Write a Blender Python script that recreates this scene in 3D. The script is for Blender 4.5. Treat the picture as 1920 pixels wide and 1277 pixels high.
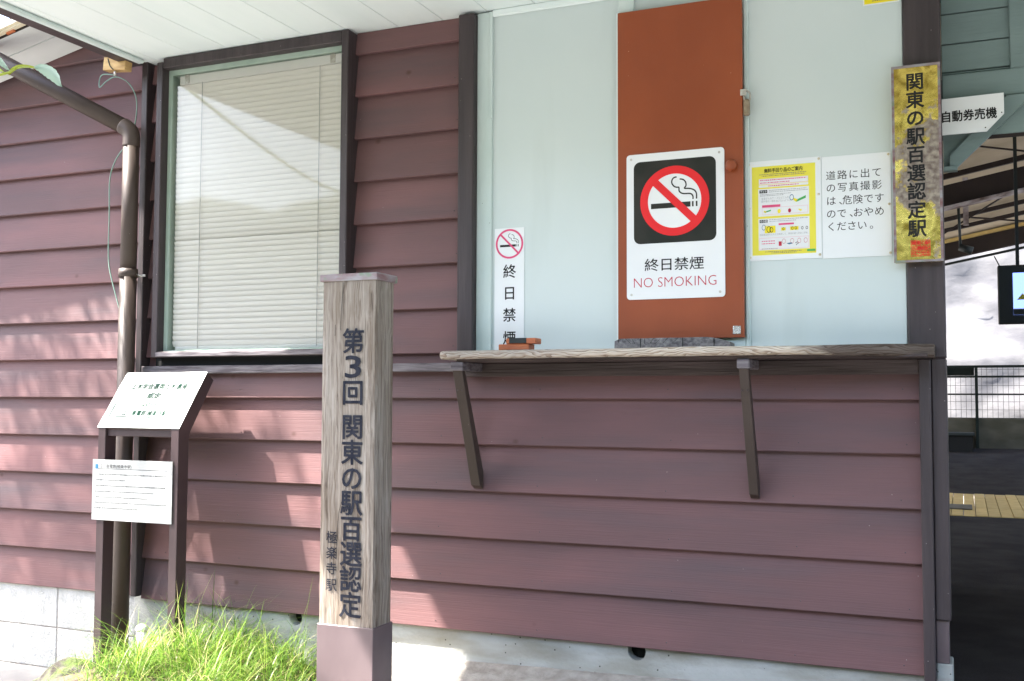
import bpy, bmesh, math, random
from mathutils import Vector, Matrix, noise
random.seed(7)
sc = bpy.context.scene
for o in list(bpy.data.objects): bpy.data.objects.remove(o)

# ------------------------------------------------------------------ camera
YAW, PIT, ROL = 0.4047, 0.0552, 0.0034
fw = Vector((-math.sin(YAW)*math.cos(PIT), math.cos(YAW)*math.cos(PIT), math.sin(PIT)))
rt = Vector((math.cos(YAW), math.sin(YAW), 0)); up = rt.cross(fw)
rt = math.cos(ROL)*rt + math.sin(ROL)*up; up = rt.cross(fw)
cam = bpy.data.objects.new('camera', bpy.data.cameras.new('camera')); sc.collection.objects.link(cam)
cam.matrix_world = Matrix(((rt.x, up.x, -fw.x, 0), (rt.y, up.y, -fw.y, -3.748), (rt.z, up.z, -fw.z, 0.8992), (0, 0, 0, 1)))
cam.data.sensor_width = 36; cam.data.lens = 36*1979.9/1920
cam.data.clip_start = 0.05; cam.data.clip_end = 2000
sc.camera = cam

# ------------------------------------------------------------------ light
LD = Vector((2.0, 1.0, -3.0)).normalized()
world = bpy.data.worlds.new('World'); sc.world = world; world.use_nodes = True
nt = world.node_tree; nt.nodes.clear()
sky = nt.nodes.new('ShaderNodeTexSky'); sky.sky_type = 'NISHITA'; sky.sun_disc = False
to_sun = -LD
sky.sun_elevation = math.asin(to_sun.z)
sky.sun_rotation = math.atan2(to_sun.x, to_sun.y)
sky.air_density = 1.0; sky.dust_density = 3.0; sky.ozone_density = 1.0
bg = nt.nodes.new('ShaderNodeBackground'); bg.inputs[1].default_value = 0.15
wo = nt.nodes.new('ShaderNodeOutputWorld')
nt.links.new(sky.outputs[0], bg.inputs[0]); nt.links.new(bg.outputs[0], wo.inputs[0])
sl = bpy.data.lights.new('sun', 'SUN'); sl.energy = 3.8; sl.angle = math.radians(0.9); sl.color = (1.0, 0.95, 0.88)
so = bpy.data.objects.new('sun', sl); sc.collection.objects.link(so)
so.rotation_euler = LD.to_track_quat('-Z', 'Y').to_euler()
so.location = (-6, -8, 10)
sc.view_settings.view_transform = 'Standard'; sc.view_settings.look = 'None'
sc.view_settings.exposure = 2.85; sc.view_settings.gamma = 1
sc.view_settings.use_curve_mapping = False

# ------------------------------------------------------------------ materials
def N(t, kind, **kw):
    n = t.nodes.new(kind)
    for k, v in kw.items(): setattr(n, k, v)
    return n
def lin(h):
    return tuple(c for c in h) + (1,)
def pmat(name, c1, c2=None, sc3=(6, 6, 6), detail=6, rough=0.6, bump=0.0, bsc=None, spec=0.4, metal=0.0,
         spots=None, spotsc=60, spotlim=0.08, rnd=0.0, dirt=None, lo=0.35, hi=0.65, dist=0.0, knots=False):
    m = bpy.data.materials.new(name); m.use_nodes = True; t = m.node_tree
    b = t.nodes['Principled BSDF']
    b.inputs['Roughness'].default_value = rough; b.inputs['Metallic'].default_value = metal
    b.inputs['Specular IOR Level'].default_value = spec
    geo = N(t, 'ShaderNodeNewGeometry')
    mp = N(t, 'ShaderNodeMapping'); mp.inputs['Scale'].default_value = sc3
    t.links.new(geo.outputs['Position'], mp.inputs['Vector'])
    nz = N(t, 'ShaderNodeTexNoise'); nz.inputs['Detail'].default_value = detail; nz.inputs['Scale'].default_value = 1
    nz.inputs['Distortion'].default_value = dist
    vec = mp.outputs['Vector']
    if rnd:
        oi = N(t, 'ShaderNodeObjectInfo'); mul = N(t, 'ShaderNodeMath', operation='MULTIPLY'); mul.inputs[1].default_value = 37
        t.links.new(oi.outputs['Random'], mul.inputs[0])
        cmb = N(t, 'ShaderNodeCombineXYZ'); t.links.new(mul.outputs[0], cmb.inputs[0]); t.links.new(mul.outputs[0], cmb.inputs[2])
        va = N(t, 'ShaderNodeVectorMath', operation='ADD')
        t.links.new(vec, va.inputs[0]); t.links.new(cmb.outputs[0], va.inputs[1]); vec = va.outputs[0]
    t.links.new(vec, nz.inputs['Vector'])
    rmp = N(t, 'ShaderNodeValToRGB')
    rmp.color_ramp.elements[0].position = lo; rmp.color_ramp.elements[1].position = hi
    rmp.color_ramp.elements[0].color = lin(c1); rmp.color_ramp.elements[1].color = lin(c2 or c1)
    t.links.new(nz.outputs['Fac'], rmp.inputs['Fac'])
    col = rmp.outputs['Color']
    if rnd:
        hs = N(t, 'ShaderNodeHueSaturation')
        mr = N(t, 'ShaderNodeMapRange'); mr.inputs['To Min'].default_value = 1-rnd; mr.inputs['To Max'].default_value = 1+rnd
        t.links.new(oi.outputs['Random'], mr.inputs['Value']); t.links.new(mr.outputs[0], hs.inputs['Value'])
        t.links.new(col, hs.inputs['Color']); col = hs.outputs['Color']
    if dirt:
        dcol, dsc, dlo, dhi = dirt
        mp2 = N(t, 'ShaderNodeMapping'); mp2.inputs['Scale'].default_value = dsc
        t.links.new(geo.outputs['Position'], mp2.inputs['Vector'])
        n2 = N(t, 'ShaderNodeTexNoise'); n2.inputs['Scale'].default_value = 1; n2.inputs['Detail'].default_value = 8
        t.links.new(mp2.outputs[0], n2.inputs['Vector'])
        mr2 = N(t, 'ShaderNodeMapRange'); mr2.inputs['From Min'].default_value = dlo; mr2.inputs['From Max'].default_value = dhi
        t.links.new(n2.outputs['Fac'], mr2.inputs['Value'])
        mx = N(t, 'ShaderNodeMix', data_type='RGBA'); mx.inputs[7].default_value = lin(dcol)
        t.links.new(mr2.outputs[0], mx.inputs[0]); t.links.new(col, mx.inputs[6]); col = mx.outputs[2]
    if spots:
        vo = N(t, 'ShaderNodeTexVoronoi'); vo.inputs['Scale'].default_value = spotsc
        t.links.new(geo.outputs['Position'], vo.inputs['Vector'])
        cmp = N(t, 'ShaderNodeMath', operation='LESS_THAN'); cmp.inputs[1].default_value = spotlim
        t.links.new(vo.outputs['Distance'], cmp.inputs[0])
        # only some of the cells carry a speck
        sep = N(t, 'ShaderNodeSeparateColor'); t.links.new(vo.outputs['Color'], sep.inputs[0])
        c2_ = N(t, 'ShaderNodeMath', operation='LESS_THAN'); c2_.inputs[1].default_value = 0.16
        t.links.new(sep.outputs[0], c2_.inputs[0])
        mu = N(t, 'ShaderNodeMath', operation='MULTIPLY'); t.links.new(cmp.outputs[0], mu.inputs[0]); t.links.new(c2_.outputs[0], mu.inputs[1])
        mx = N(t, 'ShaderNodeMix', data_type='RGBA'); mx.inputs[7].default_value = lin(spots)
        t.links.new(mu.outputs[0], mx.inputs[0]); t.links.new(col, mx.inputs[6]); col = mx.outputs[2]
    if knots:
        mk = N(t, 'ShaderNodeMapping'); mk.inputs['Scale'].default_value = (4.2, 0.01, 5.556); mk.inputs['Location'].default_value = (0.3, 0, 0.11)
        t.links.new(geo.outputs['Position'], mk.inputs['Vector'])
        vk = N(t, 'ShaderNodeTexVoronoi'); vk.inputs['Scale'].default_value = 1.0; t.links.new(mk.outputs[0], vk.inputs['Vector'])
        rk_ = N(t, 'ShaderNodeMapRange'); rk_.inputs['From Min'].default_value = 0.018; rk_.inputs['From Max'].default_value = 0.075
        rk_.inputs['To Min'].default_value = 0.75; rk_.inputs['To Max'].default_value = 0.0; t.links.new(vk.outputs['Distance'], rk_.inputs['Value'])
        sk = N(t, 'ShaderNodeSeparateColor'); t.links.new(vk.outputs['Color'], sk.inputs[0])
        lk = N(t, 'ShaderNodeMath', operation='LESS_THAN'); lk.inputs[1].default_value = 0.45; t.links.new(sk.outputs[1], lk.inputs[0])
        mk2 = N(t, 'ShaderNodeMath', operation='MULTIPLY'); t.links.new(rk_.outputs[0], mk2.inputs[0]); t.links.new(lk.outputs[0], mk2.inputs[1])
        mx = N(t, 'ShaderNodeMix', data_type='RGBA'); mx.inputs[7].default_value = (0.075, 0.035, 0.028, 1)
        t.links.new(mk2.outputs[0], mx.inputs[0]); t.links.new(col, mx.inputs[6]); col = mx.outputs[2]
    t.links.new(col, b.inputs['Base Color'])
    if bump:
        mp3 = N(t, 'ShaderNodeMapping'); mp3.inputs['Scale'].default_value = bsc or sc3
        t.links.new(geo.outputs['Position'], mp3.inputs['Vector'])
        n3 = N(t, 'ShaderNodeTexNoise'); n3.inputs['Scale'].default_value = 1; n3.inputs['Detail'].default_value = 8
        t.links.new(mp3.outputs[0], n3.inputs['Vector'])
        bp = N(t, 'ShaderNodeBump'); bp.inputs['Strength'].default_value = bump; bp.inputs['Distance'].default_value = 0.01
        t.links.new(n3.outputs['Fac'], bp.inputs['Height']); t.links.new(bp.outputs[0], b.inputs['Normal'])
    return m

M = {}
M['board'] = pmat('stained_board', (0.128, 0.074, 0.075), (0.178, 0.091, 0.091), (0.9, 3, 4.5), 4, 0.6, 0.16, (4, 30, 240), 0.25,
                  spots=(0.32, 0.26, 0.24), spotsc=26, spotlim=0.040, rnd=0.08, knots=True, dirt=((0.092, 0.073, 0.080), (0.8, 3, 7), 0.48, 0.80), dist=0.3)
M['board_under'] = pmat('board_edge', (0.12, 0.06, 0.045), (0.17, 0.085, 0.06), (4, 4, 20), rough=0.7)
M['trim'] = pmat('dark_trim', (0.046, 0.034, 0.036), (0.064, 0.048, 0.050), (5, 5, 5), rough=0.5, bump=0.2, bsc=(12, 60, 60),
                 spots=(0.35, 0.32, 0.3), spotsc=70, spotlim=0.05)
M['trim_v'] = pmat('dark_trim_upright', (0.036, 0.027, 0.029), (0.056, 0.042, 0.044), (30, 30, 2), rough=0.5, bump=0.25, bsc=(120, 120, 6),
                   spots=(0.4, 0.36, 0.34), spotsc=48, spotlim=0.06)
M['trim_w'] = pmat('weathered_trim', (0.085, 0.07, 0.078), (0.20, 0.18, 0.19), (8, 40, 90), 8, 0.75, 0.5, (10, 60, 160))
M['blue'] = pmat('pale_blue_paint', (0.56, 0.635, 0.63), (0.62, 0.68, 0.67), (1.2, 1.2, 0.9), 4, 0.5, 0.12, (14, 14, 9), 0.3,
                 spots=(0.16, 0.16, 0.14), spotsc=16, spotlim=0.030, dirt=((0.48, 0.54, 0.52), (5, 5, 0.7), 0.58, 1.0))
M['blue_trim'] = pmat('pale_blue_trim', (0.52, 0.62, 0.60), (0.60, 0.68, 0.66), (9, 9, 3), 5, 0.5, 0.3, (40, 40, 10), 0.4,
                      spots=(0.15, 0.18, 0.15), spotsc=30, spotlim=0.05)
M['ceiling'] = pmat('ceiling_paint', (0.72, 0.80, 0.79), (0.77, 0.84, 0.83), (6, 1, 1), 4, 0.5, 0.08, (40, 5, 5), rnd=0.02,
                    spots=(0.25, 0.25, 0.22), spotsc=12, spotlim=0.015)
M['transom'] = pmat('blue_green_boards', (0.17, 0.23, 0.225), (0.20, 0.265, 0.255), (2, 3, 12), 5, 0.5, 0.2, (6, 30, 120), rnd=0.04,
                    spots=(0.05, 0.06, 0.05), spotsc=14, spotlim=0.03)
M['orange'] = pmat('rust_orange_paint', (0.26, 0.056, 0.016), (0.30, 0.067, 0.020), (5, 5, 3), 5, 0.42, 0.1, (30, 30, 14), 0.4,
                   spots=(0.7, 0.45, 0.32), spotsc=32, spotlim=0.035)
M['white'] = pmat('white_enamel', (0.76, 0.77, 0.78), (0.80, 0.81, 0.81), (4, 4, 4), rough=0.3, spec=0.5)
M['paper'] = pmat('laminated_paper', (0.76, 0.785, 0.80), (0.80, 0.82, 0.83), (3, 3, 3), rough=0.3, spec=0.5, bump=0.12, bsc=(7, 7, 9))
M['yellow'] = pmat('yellow_print', (0.80, 0.71, 0.06), rough=0.35)
M['yellow2'] = pmat('bright_yellow_print', (0.85, 0.70, 0.01), rough=0.35)
M['black'] = pmat('black_print', (0.018, 0.018, 0.019), rough=0.6, spec=0.2)
M['offblack'] = pmat('sign_black', (0.020, 0.022, 0.017), (0.034, 0.032, 0.026), (9, 9, 9), rough=0.4, spec=0.2)
M['red'] = pmat('sign_red', (0.72, 0.008, 0.012), (0.76, 0.012, 0.014), (6, 6, 6), rough=0.35)
M['redtext'] = pmat('crimson_print', (0.50, 0.02, 0.05), rough=0.4)
M['pink'] = pmat('magenta_print', (0.70, 0.07, 0.19), rough=0.4)
M['pinkbox'] = pmat('pale_pink_print', (0.78, 0.50, 0.55), rough=0.4)
M['grey_print'] = pmat('grey_print', (0.35, 0.35, 0.36), rough=0.5)
M['green_print'] = pmat('green_print', (0.07, 0.40, 0.10), rough=0.4)
M['blue_print'] = pmat('blue_print', (0.03, 0.14, 0.25), rough=0.4)
M['navy_paint'] = pmat('navy_paint', (0.014, 0.016, 0.026), (0.032, 0.034, 0.046), (60, 60, 30), rough=0.7, spec=0.12)
M['concrete'] = pmat('foundation_concrete', (0.34, 0.35, 0.33), (0.44, 0.45, 0.43), (3, 3, 5), 8, 0.9, 0.35, (60, 60, 60), 0.2,
                     spots=(0.07, 0.07, 0.055), spotsc=50, spotlim=0.15, dirt=((0.20, 0.18, 0.12), (2.5, 3, 9), 0.44, 0.78))
M['block'] = pmat('concrete_block_face', (0.40, 0.405, 0.39), (0.50, 0.50, 0.485), (14, 14, 14), 8, 0.9, 0.7, (120, 120, 90), 0.2, rnd=0.05)
M['mortar'] = pmat('mortar', (0.22, 0.20, 0.18), (0.34, 0.32, 0.29), (20, 20, 20), 8, 0.9, 0.6, (80, 80, 80))
M['stone'] = pmat('flagstone', (0.26, 0.225, 0.20), (0.40, 0.35, 0.31), (14, 14, 14), 8, 0.85, 0.6, (50, 50, 50), 0.2, rnd=0.10)
M['path'] = pmat('pale_paving', (0.28, 0.27, 0.26), (0.36, 0.35, 0.33), (3, 3, 3), 8, 0.9, 0.3, (50, 50, 50), 0.2)
M['street'] = pmat('street_asphalt', (0.13, 0.13, 0.13), (0.17, 0.17, 0.165), (3, 3, 3), 8, 0.9, 0.3, (50, 50, 50), 0.2)
M['asphalt'] = pmat('asphalt', (0.024, 0.021, 0.021), (0.042, 0.038, 0.036), (4, 4, 4), 8, 0.95, 0.7, (160, 160, 160), 0.1)
M['soil'] = pmat('soil', (0.06, 0.045, 0.03), (0.16, 0.12, 0.08), (20, 20, 20), 8, 0.95, 1.0, (60, 60, 60))
M['moss'] = pmat('mossy_rock', (0.035, 0.03, 0.026), (0.10, 0.095, 0.08), (26, 26, 26), 10, 0.95, 1.0, (70, 70, 70), 0.2, dirt=((0.10, 0.14, 0.04), (9, 9, 9), 0.5, 0.65))
M['downspout'] = pmat('brown_pipe', (0.048, 0.033, 0.026), (0.060, 0.042, 0.034), (5, 5, 2), rough=0.5, spec=0.4, spots=(0.4, 0.34, 0.3), spotsc=60, spotlim=0.05)
M['bronze'] = pmat('dark_brown_steel', (0.042, 0.026, 0.028), (0.055, 0.035, 0.037), (8, 8, 3), rough=0.38, spec=0.5, spots=(0.4, 0.36, 0.34), spotsc=50, spotlim=0.035)
M['shoe'] = pmat('mauve_steel', (0.110, 0.080, 0.084), (0.140, 0.104, 0.108), (8, 8, 5), rough=0.42, spec=0.5, spots=(0.45, 0.42, 0.4), spotsc=36, spotlim=0.03)
M['cap'] = pmat('oxidised_cap', (0.20, 0.095, 0.10), (0.30, 0.29, 0.30), (11, 11, 40), 6, 0.5, 0.2, (40, 40, 40), metal=0.1, dirt=((0.20, 0.24, 0.18), (16, 16, 16), 0.6, 0.66))
M['panel'] = pmat('sun_faded_panel', (0.33, 0.34, 0.335), (0.38, 0.385, 0.38), (5, 5, 5), rough=0.35)
M['plate'] = pmat('pale_engraved_metal', (0.27, 0.33, 0.30), (0.33, 0.385, 0.36), (10, 10, 10), rough=0.3, spec=0.6)
M['platetext'] = pmat('engraving', (0.02, 0.055, 0.04), rough=0.95, spec=0.0)
M['blind'] = pmat('ivory_slat', (0.86, 0.83, 0.77), (0.90, 0.87, 0.81), (1, 1, 3), rough=0.45, spec=0.4)
M['blindrail'] = pmat('ivory_rail', (0.80, 0.79, 0.76), rough=0.4)
M['cord'] = pmat('blind_cord', (0.42, 0.40, 0.38), rough=0.8)
M['sash'] = pmat('pale_green_sash', (0.33, 0.43, 0.36), (0.41, 0.50, 0.43), (9, 9, 9), rough=0.5)
M['dark'] = pmat('dark_void', (0.012, 0.012, 0.012), rough=0.9)
M['cream'] = pmat('cream_gutter', (0.60, 0.52, 0.36), (0.70, 0.63, 0.48), (3, 3, 8), rough=0.5)
M['soffit'] = pmat('grey_white_soffit', (0.60, 0.63, 0.62), (0.68, 0.71, 0.70), (2, 5, 2), rough=0.6)
M['plank'] = pmat('pale_plank', (0.42, 0.25, 0.10), (0.62, 0.42, 0.18), (9, 9, 30), rough=0.7)
M['wire'] = pmat('green_wire', (0.22, 0.34, 0.27), rough=0.5)
M['redwood'] = pmat('orange_wood', (0.42, 0.115, 0.045), (0.52, 0.16, 0.06), (18, 18, 60), rough=0.5, bump=0.3, bsc=(20, 20, 140))
M['rubber'] = pmat('black_rubber', (0.02, 0.026, 0.026), rough=0.55)
M['steel'] = pmat('worn_steel', (0.42, 0.38, 0.33), (0.62, 0.60, 0.56), (60, 60, 60), rough=0.35, metal=0.7)
M['brassbrown'] = pmat('aged_brass', (0.24, 0.18, 0.12), (0.34, 0.28, 0.20), (50, 50, 50), rough=0.5, metal=0.4)
M['foil'] = pmat('dimpled_foil', (0.55, 0.55, 0.52), (0.80, 0.80, 0.78), (150, 150, 150), rough=0.25, metal=0.9, bump=1.0, bsc=(220, 220, 220))
M['grass'] = None
M['rock'] = pmat('shotcrete', (0.125, 0.123, 0.127), (0.175, 0.172, 0.176), (2.5, 2.5, 4), 8, 0.95, 1.0, (5, 5, 8), 0.1, dirt=((0.085, 0.085, 0.095), (0.9, 0.9, 2.2), 0.50, 0.72))
M['roofbrown'] = pmat('dark_brown_steelwork', (0.016, 0.009, 0.008), (0.025, 0.015, 0.013), (4, 4, 4), rough=0.6)
M['rooftan'] = pmat('tan_roof_sheet', (0.42, 0.35, 0.25), (0.52, 0.44, 0.33), (2, 2, 2), rough=0.7)
M['postwhite'] = pmat('peeling_post', (0.10, 0.06, 0.05), (0.55, 0.50, 0.52), (8, 8, 8), rough=0.6)
M['tile'] = pmat('yellow_deck', (0.50, 0.35, 0.12), (0.60, 0.44, 0.17), (8, 8, 8), rough=0.8, rnd=0.10)
M['greenfence'] = pmat('dark_green_steel', (0.004, 0.011, 0.008), rough=0.5)
M['lowwall'] = pmat('dirty_olive_concrete', (0.07, 0.065, 0.045), (0.12, 0.11, 0.085), (3, 3, 6), rough=0.9)
M['screenblue'] = None

def add_grass_mat(name, c1, c2, tr=0.45):
    m = bpy.data.materials.new(name); m.use_nodes = True; t = m.node_tree; t.nodes.clear()
    out = N(t, 'ShaderNodeOutputMaterial'); geo = N(t, 'ShaderNodeNewGeometry')
    rmp = N(t, 'ShaderNodeValToRGB'); rmp.color_ramp.elements[0].color = lin(c1); rmp.color_ramp.elements[1].color = lin(c2)
    if name == 'grass_blade':
        for p_, c_ in ((0.35, (0.13, 0.27, 0.035)), (0.86, (0.31, 0.43, 0.07)), (0.93, (0.50, 0.43, 0.22))):
            e = rmp.color_ramp.elements.new(p_); e.color = lin(c_)
    t.links.new(geo.outputs['Random Per Island'], rmp.inputs['Fac'])
    p = N(t, 'ShaderNodeBsdfPrincipled'); p.inputs['Roughness'].default_value = 0.38; p.inputs['Specular IOR Level'].default_value = 0.5
    tl = N(t, 'ShaderNodeBsdfTranslucent'); mx = N(t, 'ShaderNodeMixShader'); mx.inputs[0].default_value = tr
    t.links.new(rmp.outputs[0], p.inputs['Base Color']); t.links.new(rmp.outputs[0], tl.inputs['Color'])
    t.links.new(p.outputs[0], mx.inputs[1]); t.links.new(tl.outputs[0], mx.inputs[2]); t.links.new(mx.outputs[0], out.inputs[0])
    return m
M['grass'] = add_grass_mat('grass_blade', (0.05, 0.12, 0.015), (0.52, 0.46, 0.26))
M['leaf'] = add_grass_mat('leaf', (0.05, 0.11, 0.02), (0.12, 0.22, 0.04), 0.35)
M['paleleaf'] = add_grass_mat('pale_leaf', (0.42, 0.56, 0.44), (0.46, 0.60, 0.50), 0.3)
M['limeleaf'] = add_grass_mat('lime_leaf', (0.42, 0.50, 0.04), (0.46, 0.54, 0.06), 0.4)
M['bark'] = pmat('bark', (0.06, 0.045, 0.03), (0.14, 0.11, 0.08), (20, 20, 6), rough=0.9, bump=1.0, bsc=(40, 40, 10))

def glass_mat():
    m = bpy.data.materials.new('window_glass'); m.use_nodes = True; t = m.node_tree; t.nodes.clear()
    out = N(t, 'ShaderNodeOutputMaterial'); fr = N(t, 'ShaderNodeFresnel'); fr.inputs[0].default_value = 1.28
    tr = N(t, 'ShaderNodeBsdfTransparent'); gl = N(t, 'ShaderNodeBsdfGlossy'); gl.inputs['Roughness'].default_value = 0.04
    tr.inputs[0].default_value = (0.99, 0.985, 0.975, 1)
    mx = N(t, 'ShaderNodeMixShader'); t.links.new(fr.outputs[0], mx.inputs[0])
    t.links.new(tr.outputs[0], mx.inputs[1]); t.links.new(gl.outputs[0], mx.inputs[2]); t.links.new(mx.outputs[0], out.inputs[0])
    return m
M['glass'] = glass_mat()

def screen_mat():
    m = bpy.data.materials.new('lit_screen'); m.use_nodes = True; t = m.node_tree
    b = t.nodes['Principled BSDF']; b.inputs['Base Color'].default_value = (0.02, 0.02, 0.03, 1)
    b.inputs['Emission Color'].default_value = (0.16, 0.24, 0.70, 1); b.inputs['Emission Strength'].default_value = 0.55
    b.inputs['Roughness'].default_value = 0.2
    return m
M['screenblue'] = screen_mat()

def grain_mat(name, fine, coarse, ramp, tint, bump, rings=None, maskx=None, rough=0.75):
    """weathered timber: fine fibre noise stretched along the grain, broad tonal patches, optional growth rings"""
    m = bpy.data.materials.new(name); m.use_nodes = True; t = m.node_tree
    b = t.nodes['Principled BSDF']; b.inputs['Roughness'].default_value = rough; b.inputs['Specular IOR Level'].default_value = 0.25
    geo = N(t, 'ShaderNodeNewGeometry'); pos = geo.outputs['Position']
    def nz(scale, det=6, dist=0.0, rg=0.6, src=None):
        mp = N(t, 'ShaderNodeMapping'); mp.inputs['Scale'].default_value = scale; t.links.new(src or pos, mp.inputs['Vector'])
        n = N(t, 'ShaderNodeTexNoise'); n.inputs['Scale'].default_value = 1; n.inputs['Detail'].default_value = det
        n.inputs['Distortion'].default_value = dist; n.inputs['Roughness'].default_value = rg
        t.links.new(mp.outputs[0], n.inputs['Vector']); return n.outputs
    # the grain wanders a little
    w = nz((5, 5, 2.2), 3)
    sc_ = N(t, 'ShaderNodeVectorMath', operation='SCALE'); sc_.inputs['Scale'].default_value = 0.05; t.links.new(w['Color'], sc_.inputs[0])
    wp = N(t, 'ShaderNodeVectorMath', operation='ADD'); t.links.new(pos, wp.inputs[0]); t.links.new(sc_.outputs[0], wp.inputs[1]); wp = wp.outputs[0]
    f = nz(fine, 5, 0.0, 0.65, wp)['Fac']
    if rings:
        big = nz(rings[0], 3)
        s2_ = N(t, 'ShaderNodeVectorMath', operation='SCALE'); s2_.inputs['Scale'].default_value = rings[1]; t.links.new(big['Color'], s2_.inputs[0])
        a2 = N(t, 'ShaderNodeVectorMath', operation='ADD'); t.links.new(pos, a2.inputs[0]); t.links.new(s2_.outputs[0], a2.inputs[1])
        wv = N(t, 'ShaderNodeTexWave', wave_type='BANDS', bands_direction='Z', wave_profile='SAW'); wv.inputs['Scale'].default_value = rings[2]
        wv.inputs['Distortion'].default_value = 1.5; wv.inputs['Detail'].default_value = 3
        t.links.new(a2.outputs[0], wv.inputs['Vector'])
        mx = N(t, 'ShaderNodeMix', data_type='FLOAT'); mx.inputs[0].default_value = rings[3]; t.links.new(f, mx.inputs[2]); t.links.new(wv.outputs['Fac'], mx.inputs[3]); f = mx.outputs[0]
    rmp = N(t, 'ShaderNodeValToRGB'); cr = rmp.color_ramp
    cr.elements[0].position = ramp[0][0]; cr.elements[0].color = lin(ramp[0][1]); cr.elements[1].position = ramp[-1][0]; cr.elements[1].color = lin(ramp[-1][1])
    for p_, c_ in ramp[1:-1]:
        e = cr.elements.new(p_); e.color = lin(c_)
    t.links.new(f, rmp.inputs['Fac']); col = rmp.outputs[0]
    c1 = nz(coarse, 5)['Fac']; mr = N(t, 'ShaderNodeMapRange'); mr.inputs['From Min'].default_value = 0.38; mr.inputs['From Max'].default_value = 0.66; t.links.new(c1, mr.inputs['Value'])
    mx = N(t, 'ShaderNodeMix', data_type='RGBA', blend_type='MULTIPLY'); mx.inputs[7].default_value = lin(tint)
    t.links.new(mr.outputs[0], mx.inputs[0]); t.links.new(col, mx.inputs[6]); col = mx.outputs[2]
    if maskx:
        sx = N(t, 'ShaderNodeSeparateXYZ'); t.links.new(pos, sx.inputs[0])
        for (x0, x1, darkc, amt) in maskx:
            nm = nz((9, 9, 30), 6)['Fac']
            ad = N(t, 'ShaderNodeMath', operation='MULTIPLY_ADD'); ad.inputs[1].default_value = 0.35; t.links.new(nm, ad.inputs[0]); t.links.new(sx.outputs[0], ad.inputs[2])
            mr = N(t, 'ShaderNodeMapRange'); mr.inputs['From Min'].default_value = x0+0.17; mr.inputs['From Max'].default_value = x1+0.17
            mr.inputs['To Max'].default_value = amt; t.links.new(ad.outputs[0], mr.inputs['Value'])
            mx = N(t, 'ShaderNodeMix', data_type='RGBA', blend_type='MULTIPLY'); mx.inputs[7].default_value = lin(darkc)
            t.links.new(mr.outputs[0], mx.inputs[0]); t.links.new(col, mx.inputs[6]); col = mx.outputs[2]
    t.links.new(col, b.inputs['Base Color'])
    bp = N(t, 'ShaderNodeBump'); bp.inputs['Strength'].default_value = bump; bp.inputs['Distance'].default_value = 0.004
    t.links.new(f, bp.inputs['Height']); t.links.new(bp.outputs[0], b.inputs['Normal'])
    return m
M['stakewood'] = grain_mat('weathered_post_wood', (150, 150, 2.6), (9, 9, 1.6), [(0.30, (0.085, 0.065, 0.052)), (0.40, (0.20, 0.165, 0.135)), (0.52, (0.31, 0.27, 0.23)), (0.68, (0.40, 0.365, 0.325))], (0.66, 0.60, 0.54), 0.9)
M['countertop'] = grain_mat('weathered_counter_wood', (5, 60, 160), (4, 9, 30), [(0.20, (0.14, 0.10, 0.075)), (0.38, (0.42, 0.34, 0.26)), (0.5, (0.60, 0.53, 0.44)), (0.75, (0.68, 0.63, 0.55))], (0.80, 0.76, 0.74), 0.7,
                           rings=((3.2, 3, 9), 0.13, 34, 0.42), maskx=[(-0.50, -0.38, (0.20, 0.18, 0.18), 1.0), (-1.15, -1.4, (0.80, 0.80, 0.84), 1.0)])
M['log'] = grain_mat('grey_end_grain', (60, 60, 90), (14, 14, 30), [(0.3, (0.09, 0.08, 0.085)), (0.5, (0.19, 0.18, 0.185)), (0.7, (0.30, 0.285, 0.27))], (0.7, 0.68, 0.7), 0.9)
M['counterunder'] = pmat('dark_counter_board', (0.045, 0.032, 0.030), (0.085, 0.062, 0.060), (3, 20, 40), 7, 0.7, 0.5, (6, 60, 160))

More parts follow.
